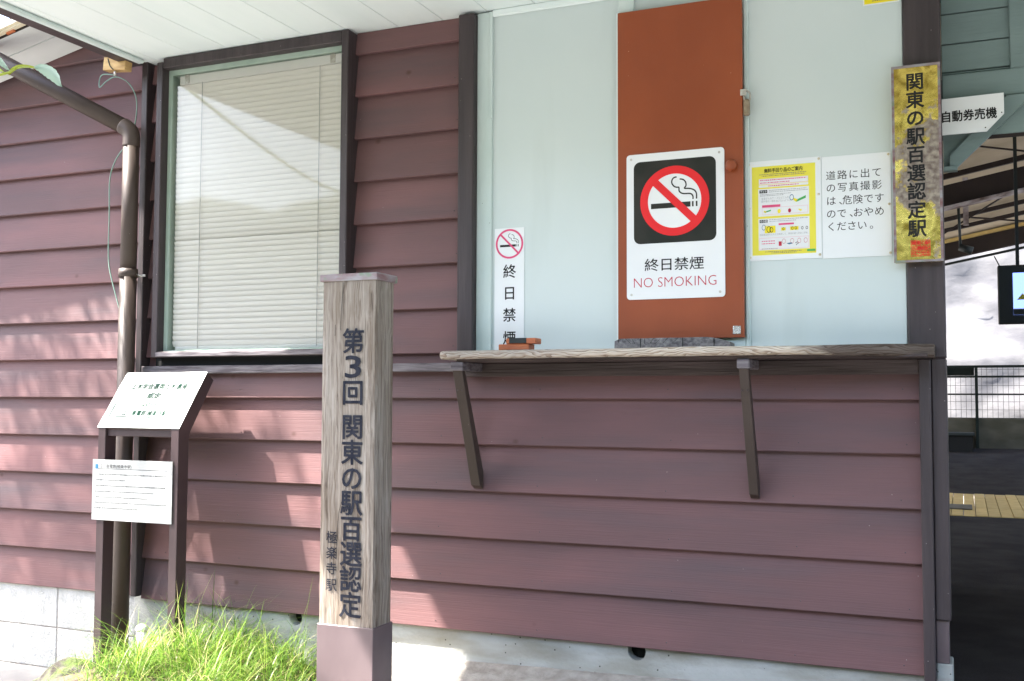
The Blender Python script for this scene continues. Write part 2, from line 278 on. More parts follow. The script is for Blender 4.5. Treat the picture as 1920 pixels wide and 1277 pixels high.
def brass_mat():
    m = bpy.data.materials.new('corroded_brass'); m.use_nodes = True; t = m.node_tree
    b = t.nodes['Principled BSDF']
    geo = N(t, 'ShaderNodeNewGeometry'); sx = N(t, 'ShaderNodeSeparateXYZ'); t.links.new(geo.outputs['Position'], sx.inputs[0])
    n1 = N(t, 'ShaderNodeTexNoise'); n1.inputs['Scale'].default_value = 15; n1.inputs['Detail'].default_value = 9; n1.inputs['Roughness'].default_value = 0.65
    t.links.new(geo.outputs['Position'], n1.inputs['Vector'])
    # corroded most around the middle of the plate's height
    d = N(t, 'ShaderNodeMath', operation='SUBTRACT'); d.inputs[1].default_value = 1.67; t.links.new(sx.outputs[2], d.inputs[0])
    ab = N(t, 'ShaderNodeMath', operation='ABSOLUTE'); t.links.new(d.outputs[0], ab.inputs[0])
    mr = N(t, 'ShaderNodeMapRange'); mr.inputs['From Min'].default_value = 0.06; mr.inputs['From Max'].default_value = 0.27
    mr.inputs['To Min'].default_value = 0.10; mr.inputs['To Max'].default_value = -0.13; t.links.new(ab.outputs[0], mr.inputs['Value'])
    xm = N(t, 'ShaderNodeMath', operation='MULTIPLY_ADD'); xm.inputs[1].default_value = 1.1; xm.inputs[2].default_value = 0.15; t.links.new(sx.outputs[0], xm.inputs[0])
    a0 = N(t, 'ShaderNodeMath', operation='ADD'); t.links.new(xm.outputs[0], a0.inputs[0]); t.links.new(mr.outputs[0], a0.inputs[1])
    ad = N(t, 'ShaderNodeMath', operation='ADD'); t.links.new(n1.outputs['Fac'], ad.inputs[0]); t.links.new(a0.outputs[0], ad.inputs[1])
    cr = N(t, 'ShaderNodeValToRGB'); cr.color_ramp.elements[0].position = 0.50; cr.color_ramp.elements[1].position = 0.56
    t.links.new(ad.outputs[0], cr.inputs['Fac'])
    n2 = N(t, 'ShaderNodeTexNoise'); n2.inputs['Scale'].default_value = 60; n2.inputs['Detail'].default_value = 8; t.links.new(geo.outputs['Position'], n2.inputs['Vector'])
    cc = N(t, 'ShaderNodeValToRGB'); cc.color_ramp.elements[0].color = (0.15, 0.11, 0.095, 1); cc.color_ramp.elements[1].color = (0.36, 0.31, 0.25, 1)
    cc.color_ramp.elements[0].position = 0.35; cc.color_ramp.elements[1].position = 0.65
    t.links.new(n2.outputs['Fac'], cc.inputs['Fac'])
    gc = N(t, 'ShaderNodeValToRGB'); gc.color_ramp.elements[0].color = (0.30, 0.20, 0.03, 1); gc.color_ramp.elements[1].color = (0.90, 0.68, 0.17, 1)
    gc.color_ramp.elements[0].position = 0.35; gc.color_ramp.elements[1].position = 0.65
    n4 = N(t, 'ShaderNodeTexNoise'); n4.inputs['Scale'].default_value = 14; n4.inputs['Detail'].default_value = 4; n4.inputs['Distortion'].default_value = 1.5
    t.links.new(geo.outputs['Position'], n4.inputs['Vector']); t.links.new(n4.outputs['Fac'], gc.inputs['Fac'])
    mx = N(t, 'ShaderNodeMix', data_type='RGBA'); t.links.new(cr.outputs[0], mx.inputs[0]); t.links.new(gc.outputs[0], mx.inputs[6]); t.links.new(cc.outputs[0], mx.inputs[7])
    t.links.new(mx.outputs[2], b.inputs['Base Color'])
    r1 = N(t, 'ShaderNodeMapRange'); r1.inputs['To Min'].default_value = 0.85; r1.inputs['To Max'].default_value = 0.15; t.links.new(cr.outputs[0], r1.inputs['Value']); t.links.new(r1.outputs[0], b.inputs['Metallic'])
    r2 = N(t, 'ShaderNodeMapRange'); r2.inputs['To Min'].default_value = 0.24; r2.inputs['To Max'].default_value = 0.7; t.links.new(cr.outputs[0], r2.inputs['Value']); t.links.new(r2.outputs[0], b.inputs['Roughness'])
    bp = N(t, 'ShaderNodeBump'); bp.inputs['Strength'].default_value = 0.5; bp.inputs['Distance'].default_value = 0.004
    t.links.new(n1.outputs['Fac'], bp.inputs['Height']); t.links.new(bp.outputs[0], b.inputs['Normal'])
    return m
M['brass'] = brass_mat()

# ------------------------------------------------------------------ helpers
def tag(o, label=None, cat=None, group=None, kind=None):
    if label: o['label'] = label
    if cat: o['category'] = cat
    if group: o['group'] = group
    if kind: o['kind'] = kind
    return o
def thing(name, loc, label, cat, group=None):
    o = bpy.data.objects.new(name, None); sc.collection.objects.link(o); o.location = loc
    o.empty_display_size = 0.1
    return tag(o, label, cat, group)
def wloc(o):
    v = Vector((0, 0, 0))
    while o is not None: v = v + o.location; o = o.parent
    return v
def link(name, me, mat, parent=None, smooth=False, origin=None):
    """mesh data is given in world coordinates; it is shifted to the object's own origin"""
    o = bpy.data.objects.new(name, me); sc.collection.objects.link(o)
    base = wloc(parent) if parent else Vector(origin or (0, 0, 0))
    if base.length > 0: me.transform(Matrix.Translation(-base))
    if parent: o.parent = parent
    else: o.location = base
    if mat:
        for mm in (mat if isinstance(mat, (list, tuple)) else [mat]): me.materials.append(mm)
    if smooth:
        for p in me.polygons: p.use_smooth = True
    return o
def bm_obj(name, bm, mat, parent=None, smooth=False, origin=None):
    bmesh.ops.recalc_face_normals(bm, faces=bm.faces)
    me = bpy.data.meshes.new(name); bm.to_mesh(me); bm.free()
    return link(name, me, mat, parent, smooth, origin)
def pd_obj(name, vs, fs, mat, parent=None, smooth=False, origin=None):
    me = bpy.data.meshes.new(name); me.from_pydata([tuple(v) for v in vs], [], fs); me.update()
    return link(name, me, mat, parent, smooth, origin)
def add_box(bm, x0, x1, y0, y1, z0, z1, bev=0.0, mtx=None):
    g = bmesh.ops.create_cube(bm, size=1)
    vs = g['verts']
    for v in vs:
        v.co = Vector(((x0+x1)/2+v.co.x*(x1-x0), (y0+y1)/2+v.co.y*(y1-y0), (z0+z1)/2+v.co.z*(z1-z0)))
    if bev:
        es = list({e for v in vs for e in v.link_edges})
        r = bmesh.ops.bevel(bm, geom=es, offset=bev, segments=1, affect='EDGES', profile=0.5)
        vs = list({v for f in r['faces'] for v in f.verts} | {v for v in vs if v.is_valid})
    if mtx is not None:
        for v in vs: v.co = mtx @ v.co
    return vs
def box(name, x0, x1, y0, y1, z0, z1, mat, parent=None, bev=0.0, mtx=None):
    bm = bmesh.new(); add_box(bm, x0, x1, y0, y1, z0, z1, bev, mtx)
    o_ = None if parent else ((x0+x1)/2, (y0+y1)/2, z0)
    return bm_obj(name, bm, mat, parent, origin=o_)
def tube_mesh(bm, pts, r, n=8, cap=True):
    pts = [Vector(p) for p in pts]; rings = []
    rr = r if isinstance(r, (list, tuple)) else [r]*len(pts)
    prev = None
    for i, p in enumerate(pts):
        if i == 0: d = pts[1]-pts[0]
        elif i == len(pts)-1: d = pts[-1]-pts[-2]
        else: d = (pts[i+1]-p).normalized()+(p-pts[i-1]).normalized()
        d.normalize()
        if prev is None:
            a = Vector((0, 0, 1)) if abs(d.z) < 0.9 else Vector((1, 0, 0))
            u = d.cross(a).normalized()
        else:
            u = (prev - d*prev.dot(d)).normalized()
        prev = u; v = d.cross(u)
        rings.append([bm.verts.new(p+(u*math.cos(2*math.pi*k/n)+v*math.sin(2*math.pi*k/n))*rr[i]) for k in range(n)])
    for a, b in zip(rings, rings[1:]):
        for k in range(n): bm.faces.new((a[k], a[(k+1) % n], b[(k+1) % n], b[k]))
    if cap:
        bm.faces.new(rings[0][::-1]); bm.faces.new(rings[-1])
def tube(name, pts, r, mat, parent=None, n=8, origin=None):
    bm = bmesh.new(); tube_mesh(bm, pts, r, n)
    return bm_obj(name, bm, mat, parent, True, origin=origin or (None if parent else pts[0]))
def smooth_path(pts, k=6):
    pts = [Vector(p) for p in pts]; out = []
    P = [pts[0]]+pts+[pts[-1]]
    for i in range(1, len(P)-2):
        for j in range(k):
            t = j/k; a, b, c, d = P[i-1], P[i], P[i+1], P[i+2]
            out.append(0.5*((2*b)+(-a+c)*t+(2*a-5*b+4*c-d)*t*t+(-a+3*b-3*c+d)*t**3))
    out.append(pts[-1]); return out

# flat print: 2D polygons laid on a surface
class Print:
    """collects flat shapes in (u, v) and lays them on a plane"""
    def __init__(self, fn):
        self.fn = fn; self.v = []; self.f = []; self.cuts = []
        a, b, c = (Vector(fn(*q)) for q in ((0, 0), (1, 0), (0, 1))); n = (b-a).cross(c-a).normalized()
        self.nrm = n if n.y < 0 else -n
    def poly(self, pts):
        b = len(self.v); self.v += [self.fn(*p) for p in pts]; self.f.append(tuple(range(b, b+len(pts))))
        self.cuts.append(len(self.v))
    def rect(self, u0, v0, u1, v1): self.poly([(u0, v0), (u1, v0), (u1, v1), (u0, v1)])
    def mesh(self, vs, fs):
        b = len(self.v); self.v += [self.fn(*p) for p in vs]; self.f += [tuple(b+i for i in f) for f in fs]
    def stroke(self, pts, w, closed=False):
        n = len(pts); L = []; R = []
        for i in range(n):
            a = Vector(pts[(i-1) % n] if (closed or i > 0) else pts[i]); c = Vector(pts[(i+1) % n] if (closed or i < n-1) else pts[i])
            d = (c-a).normalized(); nn = Vector((-d.y, d.x))*w/2; p = Vector(pts[i]); L.append(p+nn); R.append(p-nn)
        for i in range(n if closed else n-1):
            j = (i+1) % n; self.poly([tuple(L[i]), tuple(L[j]), tuple(R[j]), tuple(R[i])])
    def ring(self, cx, cy, r0, r1, n=48):
        for i in range(n):
            a, b_ = 2*math.pi*i/n, 2*math.pi*(i+1)/n
            self.poly([(cx+r0*math.cos(a), cy+r0*math.sin(a)), (cx+r1*math.cos(a), cy+r1*math.sin(a)), (cx+r1*math.cos(b_), cy+r1*math.sin(b_)), (cx+r0*math.cos(b_), cy+r0*math.sin(b_))])
    def disc(self, cx, cy, r, n=40):
        self.poly([(cx+r*math.cos(2*math.pi*i/n), cy+r*math.sin(2*math.pi*i/n)) for i in range(n)])
    def shifts(self, bold):
        if bold <= 0.005: return [(0.0, 0.0)]
        n = 8; return [(0.0, 0.0)]+[(bold*math.cos(2*math.pi*i/n), bold*math.sin(2*math.pi*i/n)) for i in range(n)]
    def stacked(self, pts, fs, bold, ku, kv):
        # heavier lettering: the same outline laid down several times, each coat a hair above the last
        for i, (du, dv) in enumerate(self.shifts(bold)):
            b = len(self.v)
            for (u, v) in pts:
                p = Vector(self.fn(u+du*ku, v+dv*kv)); self.v.append(tuple(p+self.nrm*(0.00003*i)))
            self.f += [tuple(b+k for k in f) for f in fs]
        self.cuts.append(len(self.v))
    def glyph(self, ch, cx, cy, s, bold=0.0, sx=1.0):
        vs, fs = glyph_mesh(ch, min(bold, 0.0))
        self.stacked([(cx+(x-0.5)*s*sx, cy+(y-0.36)*s) for x, y in vs], fs, bold, s*sx, s)
    def row(self, text, u0, u1, vc, h, bold=0.0, latin=False):
        vs, fs = glyph_mesh(text, min(bold, 0.0))
        xa = min(v[0] for v in vs); xb = max(v[0] for v in vs); k = (u1-u0)/(xb-xa)
        yc = 0.36 if not latin else 0.34
        self.stacked([(u0+(x-xa)*k, vc+(y-yc)*h) for x, y in vs], fs, bold, k, h)
    def make(self, name, mat, parent, split=False, stuff=False):
        if split and len(self.cuts) > 1:
            a = 0
            for c_ in self.cuts:
                fs = [tuple(i-a for i in f) for f in self.f if a <= f[0] < c_]
                pd_obj(name, self.v[a:c_], fs, mat, parent); a = c_
            return
        o = pd_obj(name, self.v, self.f, mat, parent)
        if stuff: o['kind'] = 'stuff'
        return o
_gc = {}
def glyph_mesh(text, bold):
    key = (text, bold)
    if key in _gc: return _gc[key]
    c = bpy.data.curves.new('t', 'FONT'); c.body = text; c.size = 1; c.offset = bold; c.resolution_u = 3
    o = bpy.data.objects.new('t', c); sc.collection.objects.link(o)
    dg = bpy.context.evaluated_depsgraph_get(); me = bpy.data.meshes.new_from_object(o.evaluated_get(dg))
    r = ([(v.co.x, v.co.y) for v in me.vertices], [tuple(p.vertices) for p in me.polygons])
    bpy.data.objects.remove(o); bpy.data.curves.remove(c); bpy.data.meshes.remove(me)
    _gc[key] = r; return r
def onwall(y): return lambda u, v: (u, y, v)
def rounded_plate(name, x0, x1, z0, z1, y0, y1, r, mat, parent, seg=5):
    bm = bmesh.new(); P = []
    for cx, cz, a0 in ((x1-r, z1-r, 0), (x0+r, z1-r, 90), (x0+r, z0+r, 180), (x1-r, z0+r, 270)):
        for k in range(seg+1):
            a = math.radians(a0+90*k/seg); P.append((cx+r*math.cos(a), cz+r*math.sin(a)))
    f = [bm.verts.new((x, y0, z)) for x, z in P]; b = [bm.verts.new((x, y1, z)) for x, z in P]
    bm.faces.new(f); bm.faces.new(b[::-1])
    for i in range(len(P)):
        j = (i+1) % len(P); bm.faces.new((f[i], b[i], b[j], f[j]))
    return bm_obj(name, bm, mat, parent)
def rr_pts(x0, x1, z0, z1, r, seg=5):
    P = []
    for cx, cz, a0 in ((x1-r, z1-r, 0), (x0+r, z1-r, 90), (x0+r, z0+r, 180), (x1-r, z0+r, 270)):
        for k in range(seg+1):
            a = math.radians(a0+90*k/seg); P.append((cx+r*math.cos(a), cz+r*math.sin(a)))
    return P

PITCH = 0.18
LAP = 0.15
def clapboard(parent, x0, x1, k, y=0.0, ztop=None, zbot=None, seed=0):
    """one tapering board: bottom edge thick and proud, top edge tucked behind the next board"""
    z0 = k*PITCH; zt = z0+PITCH+0.022; T = 0.021
    if ztop is not None: zt = min(zt, ztop)
    if zbot is not None and zbot > z0: z0 = zbot
    n = max(2, min(9, int((x1-x0)/0.35)+1)); bm = bmesh.new(); rings = []
    def yf(z): return y+(z-k*PITCH)*LAP
    for i in range(n+1):
        x = x0+(x1-x0)*i/n
        dz = 0.0016*noise.noise(Vector((x*1.7, k*3.1+seed, 0.3))); dy = 0.0022*noise.noise(Vector((x*1.1, k*5.7+seed, 9.1)))
        c = 0.0025
        prof = [(yf(z0+c)+dy, z0+c+dz), (yf(z0)+c+dy, z0+dz), (yf(z0)+T+dy, z0+dz), (yf(zt)+T*0.55+dy, zt), (yf(zt)+dy, zt)]
        rings.append([bm.verts.new((x, p[0], p[1])) for p in prof])
    m_ = len(rings[0])
    for a, b in zip(rings, rings[1:]):
        for j in range(m_): bm.faces.new((a[j], a[(j+1) % m_], b[(j+1) % m_], b[j]))
    bm.faces.new(rings[0]); bm.faces.new(rings[-1][::-1])
    return bm_obj('clapboard', bm, M['board'], parent)

# ================================================================== GROUND
def terrain(name, x0, x1, y0, y1, nx, ny, fz, mat, kind='structure', parent=None):
    vs = []; fs = []
    for j in range(ny+1):
        for i in range(nx+1):
            x = x0+(x1-x0)*i/nx; y = y0+(y1-y0)*j/ny; vs.append((x, y, fz(x, y)))
    for j in range(ny):
        for i in range(nx):
            a = j*(nx+1)+i; fs.append((a, a+1, a+nx+2, a+nx+1))
    o = pd_obj(name, vs, fs, mat, parent, True)
    if kind: o['kind'] = kind
    return o
terrain('ground', -300, 300, -300, 300, 1, 1, lambda x, y: -0.62, M['path'])
terrain('street', -40, 40, -30, -1.6, 40, 20, lambda x, y: -0.40 + 0.015*noise.noise(Vector((x*.5, y*.5, 0))), M['street'])
# unseen green bank added behind the viewer to block low sky light
M['bank'] = pmat('light_block_green', (0.03, 0.05, 0.018), (0.09, 0.12, 0.045), (3, 3, 3), 8, 0.9, 1.0, (9, 9, 9), 0.2)
terrain('light_block_bank', -30, 30, -14, -7.5, 120, 26, lambda x, y: -0.45+4.3*min(1.0, max(0.0, (-7.5-y)/1.6))**0.6+0.5*noise.noise(Vector((x*1.3, y*1.3, 0)))*min(1, (-7.5-y))+0.25*noise.noise(Vector((x*4, y*4, 0)))*min(1, (-7.5-y)), M['bank'])
# left path, lower than the paved terrace
terrain('path', -40, -3.35, -1.6, 0.5, 40, 8, lambda x, y: -0.385 - 0.02*max(0, -y) + 0.006*noise.noise(Vector((x*3, y*3, 0))), M['path'])
def zpave(x): return -0.158+0.022*(x+2.13) if x < 1 else -0.089
# paved terrace: mortar bed with flagstones
pav = thing('paving', (-0.5, -1.0, -0.12), 'beige crazy paving in front of the clapboard wall', 'paving')
pav['kind'] = 'structure'
bed = terrain('mortar_bed', -2.20, 6, -1.7, -0.03, 40, 12, lambda x, y: zpave(x)-0.010+0.004*noise.noise(Vector((x*6, y*6, 2))), M['mortar'], None, pav)
box('kerb', -2.24, 6, -1.78, -1.70, -0.60, -0.13, M['concrete'], pav, 0.01)
box('kerb', -2.24, -2.20, -1.78, -0.03, -0.60, -0.160, M['concrete'], pav, 0.01)
# flagstones: jittered cells, each one its own irregular slab
cells = {}
gx, gy = 0.34, 0.29
def jit(i, j):
    rnd = random.Random(i*73856+j*19349+5)
    return Vector((-2.34+gx*i+(rnd.random()-.5)*0.19+(0.17 if j % 2 else 0), -0.115-gy*j+((rnd.random()-.5)*0.13 if j > 0 else (rnd.random()-.5)*0.03)))
for j in range(0, 5):
    for i in range(0, 24):
        a, b, c, d = jit(i, j), jit(i+1, j), jit(i+1, j+1), jit(i, j+1)
        if j % 2 == 0: c, d = jit(i, j+1), jit(i-1, j+1)
        cc = (a+b+c+d)/4
        if min(p.x for p in (a, b, c, d)) < -2.22: continue
        ring = []
        q = [a, b, c, d]
        for s in range(4):
            p, r_ = q[s], q[(s+1) % 4]
            for t in (0.06, 0.3, 0.7, 0.94):
                w = p.lerp(r_, t); w = w+(cc-w).normalized()*(0.022+0.012*noise.noise(Vector((w.x*9, w.y*9, 4))))
                if t in (0.06, 0.94): w = w+(cc-w).normalized()*0.022
                ring.append(w)
        bm = bmesh.new(); hz = zpave(cc.x)+0.002*((i*7+j*3) % 4)
        top = [bm.verts.new((w.x, w.y, hz-0.002)) for w in ring]; bot = [bm.verts.new((w.x+(w.x-cc.x)*.04, w.y+(w.y-cc.y)*.04, hz-0.03)) for w in ring]
        ins = [bm.verts.new((w.x+(cc.x-w.x)*.08, w.y+(cc.y-w.y)*.08, hz+0.003)) for w in ring]
        bm.faces.new(ins)
        for s in range(16):
            t_ = (s+1) % 16
            bm.faces.new((ins[s], ins[t_], top[t_], top[s])); bm.faces.new((top[s], top[t_], bot[t_], bot[s]))
        bm_obj('flagstone', bm, M['stone'], pav)
# rounded mortar fillet along the foot of the foundation
vs = []; fs = []; nn = 60
for i in range(nn+1):
    x = -2.36+2.34*i/nn; z = zpave(x); w = 0.010*noise.noise(Vector((x*2.2, 0, 0)))
    for (yy, zz) in ((0.035, 0.030), (0.0, 0.026), (-0.03+w, 0.012), (-0.075+w, 0.004), (-0.11+w, -0.012)):
        vs.append((x, yy, z+zz+0.003*noise.noise(Vector((x*9, yy*30, 1)))))
for i in range(nn):
    for j in range(4):
        a = i*5+j; fs.append((a, a+1, a+6, a+5))
pd_obj('mortar_fillet', vs, fs, M['mortar'], pav, True)

# passage floor and platform beyond
fl = terrain('passage_floor', -0.6, 3.2, 0.20, 6.26, 8, 12, lambda x, y: -0.10, M['asphalt'])
terrain('passage_floor', -0.045, 3.2, -0.05, 0.20, 4, 2, lambda x, y: -0.096, M['asphalt'])
fl2 = terrain('platform', -5, 9, 8.61, 12.2, 14, 12, lambda x, y: -0.10+0.35*max(0, min(1, (y-8.61)/3.3)), M['asphalt'])
deck = thing('crossing_deck', (0.3, 7.4, -0.1), 'yellowish planked strip across the dark passage floor', 'walkway')
deck['kind'] = 'structure'
for i in range(-4, 12):
    x0 = -0.63+0.1*i*1.0
    for (ya, yb) in ((6.27, 7.0), (7.006, 8.60)):
        if -0.7 < x0 < 0.0 and ya < 6.5: pass
        box('plank', x0+0.003, x0+0.097, ya, yb, -0.16, -0.097+0.002*((i*5) % 3), M['tile'], deck)
tag(box('drain_cover', -0.8, 0.045, 6.78, 7.20, -0.0945, -0.083, M['lowwall'], None, 0.003), 'grey slab lying on the yellowish planked strip', 'slab')

# planter mound
def zmound(x, y):
    u = (x+2.9)/0.75; v = (y+0.32)/0.62
    return -0.62+0.47*max(0.0, 1-max(abs(u)**3.2, abs(v)**3.5))+0.012*noise.noise(Vector((x*9, y*9, 0)))+0.0
terrain('soil', -3.72, -2.1, -1.02, 0.06, 34, 24, lambda x, y: zmound(x, y), M['soil'])

# grass: thousands of arching blades on the mound
def grass_clump(seed=3):
    R = random.Random(seed); vs = []; fs = []
    def blade(x, y, z, L, w, az, lean, curl, wid=1):
        d = Vector((math.cos(az), math.sin(az), 0)); side = Vector((-d.y, d.x, 0)); n = 6
        p = Vector((x, y, z)); ang = lean
        b = len(vs)
        for k in range(n+1):
            t = k/n; ww = w*(1-t**1.6)*(0.55+0.9*min(t*4, 1)*0.5)
            vs.append(tuple(p-side*ww/2)); vs.append(tuple(p+side*ww/2))
            dirv = d*math.sin(ang)+Vector((0, 0, 1))*math.cos(ang)
            p = p+dirv*(L/n); ang += curl/n
        for k in range(n): fs.append((b+2*k, b+2*k+1, b+2*k+3, b+2*k+2))
    clumps = [(R.uniform(-3.3, -2.17), R.uniform(-0.75, -0.03)) for _ in range(150)]
    for cx, cy in clumps:
        if (cx+3.3) < 0.10 and cy < -0.45: continue
        big = R.uniform(0.7, 1.2); sway = R.gauss(-0.2, 1.0)
        for q in range(R.randint(18, 48)):
            x = cx+R.gauss(0, 0.028); y = cy+R.gauss(0, 0.028)
            y = min(y, 0.0)
            if abs(x+3.395) < 0.09 and y > -.2: continue
            z = zmound(x, y)
            if z < -0.5: continue
            az = math.atan2(y-cy, x-cx)+R.gauss(0, 0.6)
            if R.random() < 0.5: az = sway+R.gauss(0, 0.5)
            L = R.uniform(0.14, 0.40)*big*(0.85 if y > -0.2 else 1)*(0.62 if x < -3.0 else 1)
            if x < -2.98 and R.random() < 0.45: continue
            blade(x, y, z-0.01, L, R.uniform(0.0022, 0.0046), az, R.uniform(0.1, 0.75), R.uniform(0.9, 2.6))
    for q in range(50):   # a few tall stray blades
        x = R.uniform(-3.1, -2.2); y = R.uniform(-0.4, -0.05)
        blade(x, y, zmound(x, y), R.uniform(0.25, 0.40), 0.0042, R.gauss(0, 1.4), R.uniform(0, 0.35), R.uniform(0.2, 1.4))
    return vs, fs
vs, fs = grass_clump()
g = pd_obj('grass', vs, fs, M['grass'], None, True); g['kind'] = 'stuff'; g['label'] = 'bright green grass tufts around the feet of the information stand'

def rock(name, loc, size, seed, mat, label, cat='rock', group=None, sub=4, rot=0):
    bm = bmesh.new(); bmesh.ops.create_icosphere(bm, subdivisions=sub, radius=1)
    for v in bm.verts:
        d = v.co.normalized(); r = 1+0.16*noise.noise(d*1.3+Vector((seed, 0, 0)))+0.07*noise.noise(d*4+Vector((seed, 3, 0)))+0.03*noise.noise(d*11+Vector((seed, 3, 7)))
        p = Vector((d.x*size[0], d.y*size[1], d.z*size[2]))*r
        v.co = Matrix.Rotation(rot, 3, 'Z') @ p+Vector(loc)
    o = bm_obj(name, bm, mat, None, True, origin=(loc[0], loc[1], loc[2]-size[2]*0.6)); return tag(o, label, cat, group)
rock('boulder', (-3.50, -0.25, -0.41), (0.26, 0.17, 0.18), 1.3, M['moss'], 'dark mossy boulder at the left edge of the grass planter', group='rocks around the planter', rot=0.3)
rock('boulder', (-3.02, -0.88, -0.42), (0.30, 0.14, 0.17), 4.3, M['moss'], 'long low rock holding the front of the grass planter', group='rocks around the planter', rot=-0.1)
rock('boulder', (-2.52, -0.90, -0.42), (0.24, 0.13, 0.18), 7.9, M['moss'], 'rounded rock at the front of the planter nearest the wooden post', group='rocks around the planter', rot=0.1)
# white capped pipe standing in the grass
wp = thing('standpipe', (-3.22, -0.20, -0.2), 'short white capped pipe poking out of the grass behind the stand', 'pipe')
tube('pipe', [(-3.22, -0.20, -0.25), (-3.22, -0.20, -0.075)], 0.022, M['white'], wp, 14)
bm = bmesh.new()
bmesh.ops.create_uvsphere(bm, u_segments=16, v_segments=8, radius=0.027)
for v in bm.verts: v.co = Vector((v.co.x-3.22, v.co.y-0.20, max(v.co.z, -0.008)*0.8-0.078))
bm_obj('cap', bm, M['white'], wp, True)

# ================================================================== MAIN CLAPBOARD WALL
wall = thing('clapboard_wall', (-1.8, 0, 0), 'brown clapboard wall with the blinded window, below and left of the counter', 'wall')
for k in range(0, 6): clapboard(wall, -3.411, -0.1375, k)
clapboard(wall, -2.325, -1.824, 6)
for k in range(6, 14): clapboard(wall, -3.411, -3.335, k, ztop=2.43, seed=4)
for k in range(7, 14): clapboard(wall, -2.325, -1.824, k, ztop=2.434, seed=8)
# backing so no light leaks between boards
box('backing', -3.38, -0.14, 0.048, 0.10, 0.0, 1.09, M['board_under'], wall)
box('backing', -2.34, -1.80, 0.052, 0.10, 1.09, 2.5, M['board_under'], wall)
box('backing', -3.40, -3.32, 0.052, 0.10, 1.09, 2.5, M['board_under'], wall)
box('trim_board', -3.4125, -1.80, -0.030, 0.012, 1.006, 1.040, M['trim_w'], wall, 0.003)
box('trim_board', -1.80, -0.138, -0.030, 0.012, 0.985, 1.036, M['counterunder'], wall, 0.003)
box('corner_post', -3.447, -3.413, -0.030, 0.075, 0.012, 2.436, M['trim_v'], wall, 0.003)
box('edge_post', -1.824, -1.756, -0.042, 0.06, 1.037, 2.425, M['trim_v'], wall, 0.004)
box('edge_post', -0.1375, -0.101, -0.034, 0.06, -0.008, 1.0345, M['trim_v'], wall, 0.003)
# foundation with two vent holes
bm = bmesh.new(); add_box(bm, -3.47, -0.055, 0.028, 0.198, -0.60, 0.004)
me = bpy.data.meshes.new('f'); bm.to_mesh(me); bm.free()
fo = bpy.data.objects.new('f', me); sc.collection.objects.link(fo)
cutters = []
for vx, vz, vr in ((-1.118, -0.019, 0.034), (-2.602, -0.022, 0.032)):
    bm = bmesh.new(); bmesh.ops.create_cone(bm, cap_ends=True, segments=20, radius1=vr, radius2=vr, depth=0.3)
    for v in bm.verts: v.co = Vector((vx+v.co.x, 0.05-v.co.z*0.8, vz+v.co.y))
    cm = bpy.data.meshes.new('c'); bm.to_mesh(cm); bm.free()
    co = bpy.data.objects.new('c', cm); sc.collection.objects.link(co); cutters.append(co)
    md = fo.modifiers.new('b', 'BOOLEAN'); md.operation = 'DIFFERENCE'; md.solver = 'EXACT'; md.object = co
dg = bpy.context.evaluated_depsgraph_get(); me2 = bpy.data.meshes.new_from_object(fo.evaluated_get(dg))
for c in cutters+[fo]: bpy.data.objects.remove(c)
me2.name = 'foundation'; link('foundation', me2, M['concrete'], wall)
for vx, vz, vr in ((-1.118, -0.019, 0.0335), (-2.602, -0.022, 0.0315)):
    tube('vent_shade_disc', [(vx, 0.075, vz), (vx, 0.082, vz)], vr, M['dark'], wall, 16)  # black disc plugging each hole, painted in as its deep shade
box('room_wall', -3.36, -0.17, 0.20, 2.6, -0.55, 3.05, M['dark'], wall)
# nails
bm = bmesh.new()
for k in range(0, 14):
    for x in ([-3.30, -2.9, -2.3, -1.93, -1.5, -1.0, -0.55, -0.2] if k < 6 else [-3.355, -1.86]):
        z = k*PITCH+0.028+0.004*((k*7) % 3); y = (z-k*PITCH)*LAP
        bmesh.ops.create_cone(bm, cap_ends=True, segments=8, radius1=0.0022, radius2=0.0022, depth=0.003, matrix=Matrix.Translation((x+0.01*((k*5) % 3), y-0.0005, z)) @ Matrix.Rotation(math.pi/2, 4, 'X'))
bm_obj('nail', bm, M['trim'], wall)['kind'] = 'stuff'

# window: frame, sash, pane, venetian blind
bm = bmesh.new()
add_box(bm, -3.337, -3.303, -0.055, 0.06, 1.078, 2.415, 0.003)
add_box(bm, -2.360, -2.326, -0.055, 0.06, 1.078, 2.432, 0.003)
add_box(bm, -3.303, -2.360, -0.053, 0.06, 2.385, 2.432, 0.003)
add_box(bm, -3.303, -2.360, -0.053, 0.045, 1.078, 1.104, 0.003)
win = bm_obj('window', bm, M['trim_v'], wall)
box('sill', -3.310, -2.330, -0.058, 0.0, 1.0795, 1.1005, M['trim_w'], win, 0.003)
box('gap_shade_strip', -3.36, -2.33, 0.006, 0.03, 1.040, 1.078, M['dark'], win)  # near-black strip painting the shade in the gap below the window frame
bm = bmesh.new()
add_box(bm, -3.3025, -3.283, -0.012, 0.05, 1.1045, 2.3845); add_box(bm, -2.380, -2.3605, -0.012, 0.05, 1.1045, 2.3845)
add_box(bm, -3.283, -2.380, -0.010, 0.05, 2.362, 2.3845); add_box(bm, -3.283, -2.380, -0.010, 0.05, 1.1045, 1.112)
bm_obj('sash', bm, M['sash'], win)
box('pane', -3.284, -2.379, -0.004, -0.001, 1.111, 2.363, M['glass'], win)
box('blind_rail', -3.258, -2.384, 0.008, 0.034, 2.318, 2.360, M['blindrail'], win, 0.002)
box('blind_rail', -3.258, -2.384, 0.010, 0.028, 1.113, 1.128, M['blindrail'], win, 0.002)
for x in (-3.215, -2.44): box('rail_clip', x-0.012, x+0.012, 0.005, 0.0075, 2.322, 2.362, M['steel'], win)
